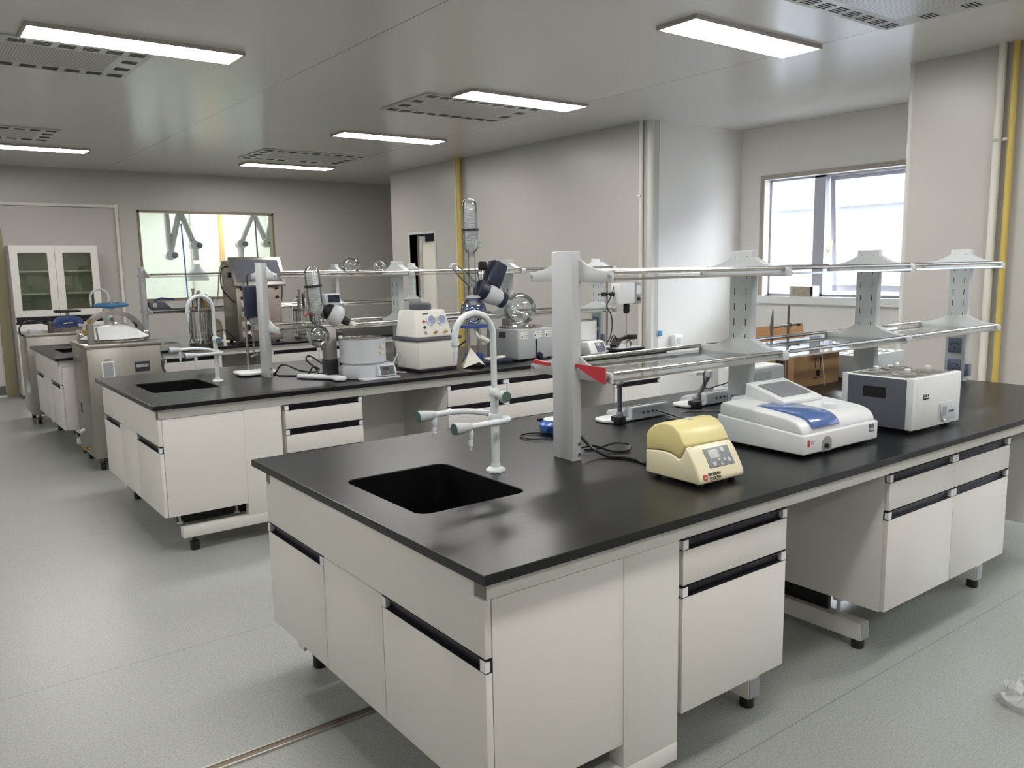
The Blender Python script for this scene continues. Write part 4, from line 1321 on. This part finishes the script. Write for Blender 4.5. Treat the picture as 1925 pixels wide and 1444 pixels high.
MB().cyl((.145, -.03, .105), (.205, -.03, .112), .007, n=8).build('propeller', 'steel', t)
cable('cable', 'black cord winding down the tall steel rod of the right stirrer',
      [(3.79, 3.49, TOP + .52), (3.74, 3.478, TOP + .43), (3.695, 3.48, TOP + .36), (3.745, 3.48, TOP + .29), (3.76, 3.48, TOP + .2), (3.73, 3.47, TOP + .11), (3.66, 3.44, TOP + .06)], .005)
t = thing('clamp_set', 'black clamps and rings lying on the base of the right stirrer', 'clamps', (3.70, 3.36, TOP + .028))
MB().cbox((-.02, 0, .03), (.10, .06, .05), (0, radians(-35), .4)).build('clamp_body', 'blackmatt', t, bevel=.006)
MB().tube([(0, 0, .05), (.08, -.01, .07), (.17, -.02, .075)], [.02, .014, .016], n=8).build('handle', 'black', t)
MB().cbox((.15, -.02, .075), (.08, .045, .04)).build('jaw', 'black', t, bevel=.005)
MB().tube([(.10 + .03 * cos(2 * pi * k / 16), -.03, .02 + .03 * sin(2 * pi * k / 16)) for k in range(16)], .004, n=6, closed=True).build('ring', 'black', t)
MB().tube([(-.10, -.02, .05 + .0), (-.07, -.03, .10), (-.02, -.02, .06), (-.06, -.02, .02)], .006, n=6, smooth=4).build('loop', 'black', t)
t = thing('bath_controller', 'small grey controller unit in front of the white heating bath', 'controller', (3.26, 3.20, TOP))
MB().prism([(0, 0), (-.012, .02), (.035, .105), (.14, .105), (.14, 0)], 'x', 0, .16).build('housing', 'white', t, bevel=.006)
MB().cbox((.11, .009, .062), (.085, .080, .004), (radians(61), 0, 0)).build('front_panel', 'slate', t)
MB().cbox((.10, .020, .082), (.04, .026, .006), (radians(61), 0, 0)).build('display', 'lcd', t)

def rotovap_big():
    t = thing('rotary_evaporator', 'large rotary evaporator with tall clear condenser and two glass globes', 'rotary evaporator', (2.335, 3.45, TOP))
    # navy foot plate and two steel columns
    MB().box(-.015, -.14, .0, .26, .12, .03).build('foot_plate', 'navy', t, bevel=.006)
    for x, y in ((.0, .06), (.085, .045)):
        c = MB().cyl((x, y, .02), (x, y, .56), .013, n=14).build('column', 'chrome', t)
        MB().cbox((x, y, .045), (.045, .045, .05)).build('clamp_foot', 'blueyoke', c, bevel=.005)
    MB().prism(rrect(-.085, -.07, .13, .09, .04), 'z', .262, .286).build('support_tray', 'blueyoke', t, bevel=.004)
    MB().cbox((.05, .05, .40), (.13, .04, .05)).build('cross_clamp', 'blueyoke', t, bevel=.006)
    # condenser line
    j, R = condenser(t, (.0, 0, .825), (-.006, 0, 1.184), .053, .38)
    MB().tube([(.0, 0, .825), (.004, 0, .74), (.006, 0, .66), (.008, 0, .56)], [.022, .026, .026, .030], n=16).build('neck_tube', 'glass', j)
    MB().tube([(.066, 0, .86), (.085, 0, .875), (.09, 0, .85), (.07, 0, .835)], .007, n=6, smooth=4).build('hose_tail', 'glass', j)
    # branched adapter
    a = MB()
    a.tube([(.013, 0, .68), (.02, 0, .60), (.02, 0, .50)], [.032, .045, .035], n=16)
    a.tube([(-.13, .02, .70), (-.06, .01, .64), (.01, 0, .57)], [.022, .035, .03], n=14)
    a.tube([(.10, 0, .68), (.098, 0, .60), (.05, 0, .54)], [.014, .018, .025], n=12)
    ad = a.build('adapter', 'glass', t)
    MB().tube([(-.17, .02, .69), (-.15, .02, .72), (-.11, .015, .715), (-.13, .018, .68)], .008, n=8, smooth=4).build('stopcock', 'coil', ad)
    MB().lathe([(.026, 0), (.032, .01), (.032, .05), (.024, .062), (0, .062)], (.098, 0, .675), 16).build('valve_knob', 'blackmatt', ad)
    MB().lathe([(.05, .475), (.055, .48), (.055, .49), (.05, .495)], (.018, 0, 0), 24, cap=False).build('flange_joint', 'coil', ad)
    flask((.008, 0, .384), .096, t, ((0, 0, 1), .02, .034), 'receiving_globe')
    v = MB().tube([(.008, 0, .29), (.012, -.03, .22), (.035, -.04, .18)], .012, n=10, smooth=4).build('outlet_tube', 'coil', t)
    MB().cyl((.03, -.04, .195), (.10, -.05, .16), .018, n=14).build('drain_valve', 'offwhite', v)
    # tilted drive: black motor block above a grey cone
    ax = Vector((.345, -.02, -.165)).normalized()
    R2 = ax.to_track_quat('Z', 'Y').to_matrix()
    c0 = Vector((.055, -.02, .545))
    cone = MB().lathe([(.04, .03), (.072, .05), (.076, .09), (.07, .14), (.056, .185), (.05, .19)], c0, 28, R2).build('drive_cone', 'palegrey', t)
    MB().lathe([(.03, -.02), (.062, -.015), (.07, .0), (.074, .045), (.04, .05)], c0, 24, R2).build('rear_cap', 'navy', cone)
    MB().lathe([(.05, .185), (.06, .19), (.06, .225), (.05, .23)], c0, 24, R2).build('front_collar', 'navy', cone)
    MB().lathe([(.03, .225), (.024, .25), (.026, .285)], c0, 18, R2, cap=False).build('vapour_duct', 'coil', cone)
    m0 = c0 + ax * .075 + Vector((.025, 0, .05))
    mt = MB().cbox(m0 + Vector((.035, 0, .075)), (.125, .11, .20), (0, radians(26), 0)).build('motor', 'navy', t, bevel=.02, seg=3)
    e = m0 + Vector((.10, -.01, .13))
    MB().lathe([(.02, 0), (.02, .01), (.012, .012), (0, .012)], e, 14, R=Matrix.Rotation(radians(75), 3, 'Y')).build('motor_button', 'midgrey', mt)
    flask(c0 + ax * .385, .122, t, (-ax, .02, .026), 'evaporating_flask')
    return t
rotovap_big()

t = thing('water_bath', 'silver square water bath under the large evaporating flask', 'water bath', (2.635, 3.305, TOP), radians(3))
W, D, Hh = .365, .37, .232
MB().box(0, 0, .014, W, D, Hh).build('body', 'silver', t, bevel=.004)
MB().lathe([(.125, Hh - .002), (.172, Hh), (.172, Hh + .010), (.155, Hh + .016), (.122, Hh + .012), (.116, Hh - .0015), (0, Hh - .0015)], (.185, .185, 0), 40).build('ring_rim', 'chrome', t)
for x, w_ in ((.03, .07), (.16, .075), (.27, .065)):
    s = MB().box(x, -.0012, .165, x + w_, .001, .215).build('instruction_label', 'paper', t)
    for k in range(3):
        MB().box(x + .022, -.0018, .175 + k * .013, x + w_ - .006, -.001, .179 + k * .013).build('label_print', 'midgrey', s)
    MB().box(x + .006, -.0018, .176, x + .017, -.001, .190).build('label_icon', 'ink', s)
s = MB().box(-.0012, .14, .165, .001, .22, .21).build('data_plate', 'steeldark', t)
MB().box(.172, -.0014, .055, .188, .002, .155).build('lever_slot', 'blackmatt', t)
MB().cyl((.18, .0, .05), (.18, -.025, .05), .008, n=8).lathe([(.022, 0), (.026, .01), (.022, .028), (0, .03)], (.19, -.012, .035), 16, R=Matrix.Rotation(radians(90), 3, 'X')).build('lever_knob', 'navy', t)
for x in (.03, W - .03):
    for y in (.03, D - .03):
        MB().cyl((x, y, 0), (x, y, .015), .014, n=10).build('foot', 'black', t)
o = MB().prism(rrect(-.10, -.02, .10, .02, .004), 'z', 0, .012).build('paper_strip', 'paper', loc=(2.49, 3.39, TOP + .030), bevel=.001)
o.rotation_euler = (0, 0, radians(15))
tag(o, 'white folded strip lying on the navy foot plate of the large evaporator', 'paper')
cable('cable', 'black cord drooping behind the foot of the large evaporator',
      [(2.345, 3.56, TOP + .16), (2.30, 3.60, TOP + .11), (2.26, 3.60, TOP + .05), (2.23, 3.58, TOP + .008), (2.20, 3.56, TOP + .006)], .006)

# two spare flasks lying on the top shelf of the middle rack
for x, r, d, lb in ((1.575, .063, (-1, -.2, .1), 'larger clear round flask lying on the top glass shelf'),
                    (1.80, .049, (-.35, -1, -.1), 'smaller clear round flask on the top glass shelf, next to the larger flask')):
    t = thing('round_flask', lb, 'flask', (x, 3.83, TOP + .657 + r), group='spare round flasks')
    flask((0, 0, 0), r, t, (d, .025, .016), 'bulb')

# ------------------------------------------------------------------ the farthest bench
t = thing('control_cabinet', 'tall steel control cabinet with slanted touchscreen on the farthest bench', 'control cabinet', (1.62, 6.38, TOP))
W, D = .44, .40
MB().box(0, .0, .02, W, D, .55).prism([(0, .55), (D, .55), (D, .80), (.10, .80)], 'x', 0, W).build('housing', 'steel', t, bevel=.004)
M['pinksteel'] = pm('front_steel', (184, 168, 158), .34, metal=.7, noise=.06, scale=4)
MB().box(.02, -.006, .04, W - .02, .002, .54).build('front_plate', 'pinksteel', t, bevel=.002)
s = MB().prism([(-.045, .545), (-.07, .56), (.075, .83), (.10, .815)], 'x', -.035, W + .035).build('screen_frame', 'steel', t, bevel=.006)
MB().prism([(-.0555, .592), (-.0585, .5935), (.058, .800), (.061, .7985)], 'x', .0, W).build('touchscreen', 'slate', s)
for i in range(4):
    z = .37 - i * .095
    b = MB().box(.030, -.075, z - .022, .100, -.004, z + .035).build('pump_head', 'offwhite', t, bevel=.008)
    MB().cyl((.065, -.088, z - .015), (.065, -.070, z - .015), .028, n=18).build('pump_rotor', 'blackmatt', b)
for x in (.045, W - .045):
    for z in (.44, .525):
        MB().lathe([(.014, 0), (.014, .02), (.008, .024), (0, .024)], (x, -.006, z), 12, R=Matrix.Rotation(radians(90), 3, 'X')).build('knob', 'black', t)
MB().box(.055, -.03, .445, .085, -.006, .53).build('flow_meter', 'palegrey', t, bevel=.003)
MB().tube([(.045, -.02, .525), (.10, -.03, .53), (.15, -.03, .53)], .008, n=8).tube([(.045, -.02, .44), (.10, -.03, .435), (.15, -.03, .44)], .008, n=8).build('meter_fitting', 'black', t)
for k, pts in enumerate(([(-.02, .12, .74), (-.09, .10, .72), (-.11, .10, .62), (-.10, .08, .52), (-.03, .06, .42), (.0, .04, .40)],
                         [(-.01, .18, .76), (-.07, .16, .76), (-.11, .14, .66), (-.13, .12, .52), (-.15, .12, .40)],
                         [(W + .01, .12, .60), (W + .05, .10, .55), (W + .04, .08, .45), (W + .02, .08, .36)],
                         [(W + .01, .2, .62), (W + .06, .18, .52), (W + .05, .16, .40), (W + .01, .14, .30), (W + .02, .12, .18)])):
    MB().tube(pts, .006 if k != 1 else .005, n=6, smooth=5).build('cable_loop', 'black' if k != 1 else 'capgrey', t)
MB().cbox((.0, .16, .66), (.04, .05, .05)).build('cable_gland', 'black', t, bevel=.004)
for x in (.04, W - .04):
    for y in (.05, D - .05):
        MB().cyl((x, y, 0), (x, y, .022), .018, n=10).build('foot', 'black', t)

def reactor(label, loc, r, hgt, mirror=1, col='steeldark'):
    t = thing('glass_bioreactor', label, 'bioreactor', loc)
    MB().lathe([(r * 1.15, 0), (r * 1.2, .006), (r * 1.2, .018), (r, .022)], n=28).build('base_ring', 'steel', t)
    j = MB().lathe([(r * .5, .022), (r * .85, .03), (r, .06), (r, hgt)], n=28, cap=False).build('jar', 'glass', t)
    h = MB().lathe([(r * 1.25, hgt), (r * 1.3, hgt + .006), (r * 1.3, hgt + .026), (r * .6, hgt + .03), (r * .3, hgt + .05), (0, hgt + .05)], n=28).build('head_plate', 'steel', t)
    for k in range(3):
        a = radians(30 + 120 * k)
        MB().cyl((r * 1.12 * cos(a), r * 1.12 * sin(a), .015), (r * 1.12 * cos(a), r * 1.12 * sin(a), hgt + .02), .006, n=8).build('tie_rod', 'chrome', t)
    for k, (a, rr, hh, mt) in enumerate(((20, .55, .10, 'steel'), (80, .7, .16, 'chrome'), (150, .6, .13, 'steeldark'), (210, .75, .20, 'steel'), (260, .5, .18, 'chrome'), (320, .7, .09, 'brass'))):
        x, y = r * rr * cos(radians(a)), r * rr * sin(radians(a))
        p = MB().cyl((x, y, hgt + .02), (x, y, hgt + hh), .011, n=10).cyl((x, y, hgt + hh), (x, y, hgt + hh + .02), .016, n=10).build('port', mt, h)
        MB().cyl((x, y, .06), (x, y, hgt), .005, n=8).build('dip_tube', 'chrome', j)
    MB().lathe([(.022, 0), (.028, .02), (.028, .10), (.02, .12), (0, .12)], (0, 0, hgt + .05), 16).build('stirrer_motor', col, h)
    for k in range(3):
        a = radians(200 + 50 * k)
        x, y = r * 1.25 * cos(a), r * 1.25 * sin(a)
        MB().tube([(x * .5, y * .5, hgt + .12), (x * 1.2, y * 1.2, hgt + .10 - .02 * k), (x * 1.35, y * 1.3, hgt * .6), (x * 1.1, y * 1.2, .10), (x * 1.3, y * 1.3, .02)], .004, n=6, smooth=5).build('hose', 'coil' if k % 2 else 'palegrey', t)
    return t
reactor('glass bioreactor jar with steel rods standing left of the control cabinet', (1.34, 6.63, TOP), .092, .32)
reactor('glass bioreactor jar with steel rods standing right of the control cabinet', (2.40, 6.62, TOP), .105, .28)
t = thing('sample_stand', 'slim steel rack of tubes with a yellow bulb beside the left bioreactor', 'stand', (1.44, 6.755, TOP))
MB().box(-.05, -.03, 0, .10, .03, .012).build('base', 'steeldark', t)
for k in range(4):
    MB().cyl((-.02 + k * .028, 0, .01), (-.02 + k * .028, 0, .44 + .02 * ((k * 2) % 3)), .010, n=10).build('tube', 'steel' if k % 2 else 'chrome', t)
MB().box(-.03, -.012, .30, .08, .012, .33).build('cross_bar', 'steeldark', t)
MB().sphere((-.045, -.02, .33), .032, 16, 10).build('bulb', 'amber', t)
t = thing('centrifuge', 'small beige rounded centrifuge beside the left bioreactor on the farthest bench', 'centrifuge', (1.53, 6.93, TOP))
MB().lathe([(.10, .012), (.11, .02), (.112, .12), (.10, .19), (.07, .225), (0, .232)], n=28).build('body', 'cream', t)
MB().lathe([(.09, 0), (.095, .012), (0, .014)], n=24).build('base_pad', 'black', t)
cable('cable', 'black cord arching in front of the small beige centrifuge',
      [(1.36, 6.46, TOP + .05), (1.42, 6.44, TOP + .12), (1.50, 6.44, TOP + .14), (1.57, 6.42, TOP + .08), (1.60, 6.36, TOP + .02)], .006)
t = thing('balance', 'dark low instrument with blue leads on the rear shelf left of the bioreactor', 'balance', (1.06, 7.06, TOP + .312))
MB().box(-.10, -.10, .0, .24, .10, .03).build('base', 'darkgrey', t, bevel=.005)
MB().prism([(-.09, .03), (-.09, .10), (.05, .10), (.12, .03)], 'y', -.09, .09).build('housing', 'slate', t, bevel=.005)
MB().box(-.055, -.095, .05, -.02, -.088, .09).build('display', 'lcd', t)
MB().tube([(-.02, 0, .10), (.04, .02, .13), (.10, .0, .125), (.16, -.02, .115)], .009, n=6, smooth=4).build('lead', 'blueyoke', t)
t = thing('steel_tray', 'shallow steel tray on the farthest bench behind the white dome lid', 'tray', (.90, 6.72, TOP))
MB().box(-.14, -.10, .0, .24, .10, .006).box(-.14, -.10, .006, .24, -.095, .03).box(-.14, .095, .006, .24, .10, .03).box(-.14, -.095, .006, -.135, .095, .03).box(.235, -.095, .006, .24, .095, .03).build('pan', 'chrome', t)

# ------------------------------------------------------------------ autoclaves
def autoclave(name, label, loc, W, D, Hh):
    t = thing(name, label, 'autoclave', loc)
    b = MB().box(0, 0, .10, W, D, Hh - .02).build('body', 'steel', t, bevel=.006)
    MB().box(-.012, -.012, Hh - .03, W + .012, D + .012, Hh).build('top_plate', 'steel', t, bevel=.005)
    for x in (.06, W - .06):
        for y in (.06, D - .06):
            c = MB().cyl((x, y, .06), (x, y, .10), .014, n=10).box(x - .03, y - .02, .055, x + .03, y + .02, .065).build('caster', 'steeldark', t)
            MB().cyl((x - .016, y, .034), (x + .016, y, .034), .034, n=18).build('wheel', 'blackmatt', c)
    return t
t = autoclave('autoclave', 'square steel autoclave with white dome lid and blue handwheel between the benches', (.145, 5.52, 0), .54, .62, 1.0)
cx_, cy_ = .27, .34
MB().lathe([(.245, 1.0), (.25, 1.004), (.25, 1.018), (.24, 1.02)], (cx_, cy_, 0), 40).build('vessel_rim', 'chrome', t)
lid = MB().lathe([(.262, 1.022), (.266, 1.028), (.262, 1.036), (.235, 1.05), (.19, 1.085), (.14, 1.112), (.08, 1.128), (0, 1.134)], (cx_, cy_, 0), 48).build('lid', 'white', t)
MB().lathe([(.268, 1.018), (.268, 1.022), (.26, 1.024)], (cx_, cy_, 0), 48, cap=False).build('gasket', 'blackmatt', lid)
MB().lathe([(.012, 1.125), (.02, 1.13), (.02, 1.15), (.012, 1.16), (0, 1.16)], (cx_ + .01, cy_ - .06, 0), 14).build('safety_valve', 'chrome', lid)
# yoke: a broad arched steel band over the lid
arc = []
for k in range(0, 19):
    a = pi * k / 18
    arc.append((cx_ + .225 * cos(a), 1.055 + .19 * sin(a)))
arc2 = [(cx_ + .195 * cos(pi * k / 18), 1.05 + .165 * sin(pi * k / 18)) for k in range(18, -1, -1)]
yk = MB().prism(arc + arc2, 'y', cy_ - .07, cy_ + .07).build('yoke', 'chrome', t)
for sx in (-1, 1):
    MB().box(cx_ + sx * .24 - .025, cy_ - .06, 1.0, cx_ + sx * .24 + .025, cy_ + .06, 1.075).build('yoke_post', 'chrome', yk, bevel=.004)
MB().cyl((cx_, cy_, 1.22), (cx_, cy_, 1.30), .016, n=14).build('screw', 'chrome', t)
w = MB()
w.tube([(cx_ + .115 * cos(2 * pi * k / 32), cy_ + .115 * sin(2 * pi * k / 32), 1.290) for k in range(32)], .017, n=10, closed=True)
for k in range(4):
    a = pi / 4 + pi / 2 * k
    w.cyl((cx_, cy_, 1.290), (cx_ + .115 * cos(a), cy_ + .115 * sin(a), 1.290), .011, n=8)
w.lathe([(.035, 1.262), (.035, 1.30), (.02, 1.305)], (cx_, cy_, 0), 16)
hw = w.build('handwheel', 'wheelblue', t)
MB().lathe([(.018, 1.30), (.018, 1.318), (0, 1.322)], (cx_, cy_, 0), 12).build('wheel_nut', 'chrome', hw)
MB().cyl((.05, .05, 1.0), (.05, .05, 1.16), .026, n=16).build('level_post', 'steel', t)
MB().lathe([(.012, 1.16), (.016, 1.165), (.016, 1.185), (.008, 1.19)], (.05, .05, 0), 12).cbox((.02, .05, 1.10), (.05, .025, .03)).build('relief_valve', 'brass', t)
MB().cyl((.10, .035, 1.0), (.09, .035, 1.13), .007, n=8).build('vent_tube', 'chrome', t)
l = MB().box(.10, -.002, .735, .19, .001, .865).build('instruction_label', 'white', t)
MB().box(.108, -.003, .745, .182, -.0015, .855).build('label_print', 'midgrey', l)
l = MB().box(.34, -.002, .765, .45, .001, .845).build('name_plate', 'ink', t)
MB().box(.35, -.003, .80, .44, -.0015, .825).build('plate_print', 'midgrey', l)
MB().box(.12, -.002, .872, .17, .001, .88).build('brand_strip', 'darkgrey', t)
MB().box(-.002, .40, .42, .001, .44, .50).build('side_switch', 'blackmatt', t)
MB().tube([(-.01, .30, .30), (-.05, .30, .28), (-.06, .30, .30)], .016, n=10).build('drain_pipe', 'whitepipe', t)
MB().cyl((-.03, .22, .155), (.0, .22, .155), .010, n=8).lathe([(.018, 0), (.018, .02), (0, .02)], (-.03, .22, .15), 10).build('drain_cock', 'brass', t)
cable('cable', 'dark mains lead hanging at the corner of the farthest bench beside the steel autoclave',
      [(.70, 5.60, .90), (.715, 5.56, .84), (.70, 5.54, .78), (.72, 5.52, .73)], .007)

t = autoclave('autoclave', 'second steel autoclave with blue yoke and black handwheel near the glass cabinet', (.05, 8.18, 0), .66, .58, .94)
cx_, cy_ = .44, .29
lid = MB().lathe([(.20, .94), (.205, .95), (.19, .98), (.12, 1.01), (0, 1.02)], (cx_, cy_, 0), 36).build('lid', 'chrome', t)
arc = [(cx_ - .15, .955), (cx_ - .15, 1.02), (cx_ - .11, 1.075), (cx_ - .05, 1.10), (cx_ + .05, 1.10), (cx_ + .11, 1.075), (cx_ + .15, 1.02), (cx_ + .15, .955),
       (cx_ + .095, .955)] + [(cx_ + .09 * cos(radians(k)), .962 + .075 * sin(radians(k))) for k in range(20, 161, 20)] + [(cx_ - .095, .955)]
MB().prism(arc, 'y', cy_ - .06, cy_ + .06).build('yoke', 'blueyoke', t, bevel=.008)
MB().cyl((cx_, cy_, 1.09), (cx_, cy_, 1.16), .02, n=12).build('screw', 'chrome', t)
w = MB()
w.tube([(cx_ + .12 * cos(2 * pi * k / 28), cy_ + .12 * sin(2 * pi * k / 28), 1.150) for k in range(28)], .013, n=8, closed=True)
for k in range(5):
    a = 2 * pi / 5 * k
    w.cyl((cx_, cy_, 1.150), (cx_ + .12 * cos(a), cy_ + .12 * sin(a), 1.150), .013, n=8)
w.build('handwheel', 'blackmatt', t)
MB().cyl((.24, .06, .94), (.24, .06, 1.055), .030, n=14).build('level_post', 'steeldark', t)
MB().prism([(.04, .94), (.06, .985), (.16, .985), (.18, .94)], 'x', .04, .16).build('control_pad', 'palegrey', t, bevel=.004)
MB().tube([(.24, .06, 1.02), (.12, .04, 1.06), (.04, .02, 1.075), (-.04, .0, 1.03), (-.05, .0, .96), (-.01, .02, .92)], .008, n=8, smooth=5).build('hose', 'black', t)

# ------------------------------------------------------------------ glass-fronted cabinet by the back wall
t = thing('storage_cabinet', 'tall white storage cabinet with two glass doors against the back wall', 'cabinet', (.195, 10.30, 0))
W, D, Hh = .985, .38, 1.90
m = MB()
m.box(0, .02, .04, .018, D, Hh).box(W - .018, .02, .04, W, D, Hh).box(.018, .02, Hh - .018, W - .018, D, Hh).box(.018, D - .01, .04, W - .018, D, Hh - .018)
m.box(.018, .02, 1.02, W - .018, D - .01, 1.04).box(.018, .02, .04, W - .018, D - .01, .06)
m.build('body', 'panel', t)
for z in (1.29, 1.57):
    MB().box(.018, .05, z, W - .018, D - .01, z + .02).build('shelf', 'panel', t)
MB().box(.02, D - .012, 1.04, W - .02, D - .0105, Hh - .02).build('back_lining', 'panel', t)
for i in (0, 1):
    x0 = i * W / 2
    w2_ = W / 2
    d = MB()
    a, b = .085, .085
    d.box(x0 + .002, 0, 1.02, x0 + a, .018, Hh).box(x0 + w2_ - b, 0, 1.02, x0 + w2_ - .002, .018, Hh)
    d.box(x0 + a, 0, 1.02, x0 + w2_ - b, .018, 1.10).box(x0 + a, 0, 1.81, x0 + w2_ - b, .018, Hh)
    dd = d.build('glass_door', 'panel', t)
    MB().box(x0 + a, .007, 1.10, x0 + w2_ - b, .012, 1.81).build('pane', 'cabglass', dd)
    f = MB().box(x0 + .002, 0, .05, x0 + w2_ - .002, .018, .93).build('lower_door', 'panel', t, bevel=.001)
    MB().box(x0 + .004, .001, .932, x0 + w2_ - .004, .017, .955).build('handle', 'channel', f)
    g = MB().box(x0 + .012, .004, .958, x0 + w2_ - .012, .02, 1.015).build('handle_recess', 'blackmatt', t)
MB().box(.02, .04, 0, W - .02, D - .02, .04).build('plinth', 'capgrey', t)

# ------------------------------------------------------------------ the room beyond: extraction arms, bench, hose
def fume_arm(label, loc, pts, hood_z):
    t = thing('fume_arm', label, 'extraction arm', loc)
    P = [Vector(p) for p in pts]
    for i in range(len(P) - 1):
        MB().tube([P[i], P[i + 1]], .046, n=14).build('arm_tube', M['armgrey'], t)
    for q in P[1:-1]:
        k = MB().cyl(q + Vector((0, -.07, 0)), q + Vector((0, .07, 0)), .075, n=18).build('joint', M['armgrey'], t)
        MB().cyl(q + Vector((.055, -.09, .0)), q + Vector((.055, -.069, .0)), .045, n=16).build('joint_knob', 'darkgrey', k)
    e = P[-1]
    MB().lathe([(.17, hood_z - .02), (.175, hood_z), (.16, hood_z + .06), (.10, hood_z + .14), (.055, hood_z + .20), (.05, hood_z + .24)], (e.x, e.y, 0), 24, cap=False).build('hood', M['armgrey'], t)
    return t
fume_arm('jointed extraction arm seen through the left half of the observation window', (2.50, 12.0, 0),
         [(-.01, 0, 2.9), (.02, 0, 1.80), (.21, 0, 2.5), (.40, 0, 1.95), (.41, 0, 1.72)], 1.42)
fume_arm('second extraction arm, seen through the right half of the observation window', (3.72, 12.2, 0),
         [(.62, 0, 2.9), (.42, 0, 2.0), (.22, 0, 2.5), (-.02, 0, 1.98), (-.02, 0, 1.75)], 1.45)
pipe('blue_hose', 'hoseblue', [(2.69, 11.9, 2.28), (2.70, 11.9, 1.8), (2.71, 11.9, 1.2), (2.72, 11.9, .9)], .011, 'thin blue hose hanging in the room beyond the observation window')
M['tanpipe'] = pm('tan_pipe', (226, 176, 112), .45)
pipe('gas_pipe', 'tanpipe', [(4.02, 14.15, 0), (4.02, 14.15, H)], .04, 'orange yellow pipe on the far wall beyond the observation window')
pipe('water_pipe', 'whitepipe', [(3.50, 14.16, 0), (3.50, 14.16, H)], .022, 'white pipe on the far wall beyond the observation window')
pipe('drop_cable', 'darkgrey', [(3.93, 12.1, 2.35), (3.94, 12.1, 1.6), (3.95, 12.1, 1.0)], .012, 'dark cable hanging beside the second extraction arm')
t = thing('worktop', 'pale worktop of the room beyond the observation window', 'worktop', (1.2, 11.6, 0))
MB().box(0, 0, .82, 3.6, .7, .86).build('slab', 'white', t)
MB().box(.05, .05, 0, 3.55, .65, .82).build('base', 'panel', t)
# things on the outer window sill
t = thing('tissue_box', 'silver printed box standing on the window sill', 'box', (XR - .045, 3.20, WZ0))
MB().box(0, 0, 0, .10, .27, .105).build('carton', 'alu', t, bevel=.003)
M['print'] = pm('box_print', (164, 156, 140), .5, noise=.45, scale=26)
MB().box(-.0012, .012, .008, .001, .235, .098).build('printed_face', 'print', t)
MB().box(-.0012, -.001, .004, .101, .03, .101).build('pale_end', 'white', t)
# crumpled film on the floor at the right edge
t = thing('plastic_film', 'crumpled clear plastic film on the floor at the right edge', 'plastic film', (2.02, -.405, 0))
rnd = random.Random(3)
vs_, fs = [], []
n, k = 18, 7
for j in range(k):
    for i in range(n):
        a = 2 * pi * i / n
        ph = (pi / 2) * j / (k - 1)
        r = .075 * cos(ph) * (1 + rnd.uniform(-.28, .28)) + .004
        vs_.append((r * cos(a), r * sin(a), max(.0, .085 * sin(ph) * (1 + rnd.uniform(-.3, .3)))))
for j in range(k - 1):
    for i in range(n):
        fs.append((j * n + i, j * n + (i + 1) % n, (j + 1) * n + (i + 1) % n, (j + 1) * n + i))
MB().add(vs_, fs).build('crumpled_sheet', glass_mat('clear_film', (.9, .9, .9), edge=.6, f0=.15, white=.45), t, smooth=False)
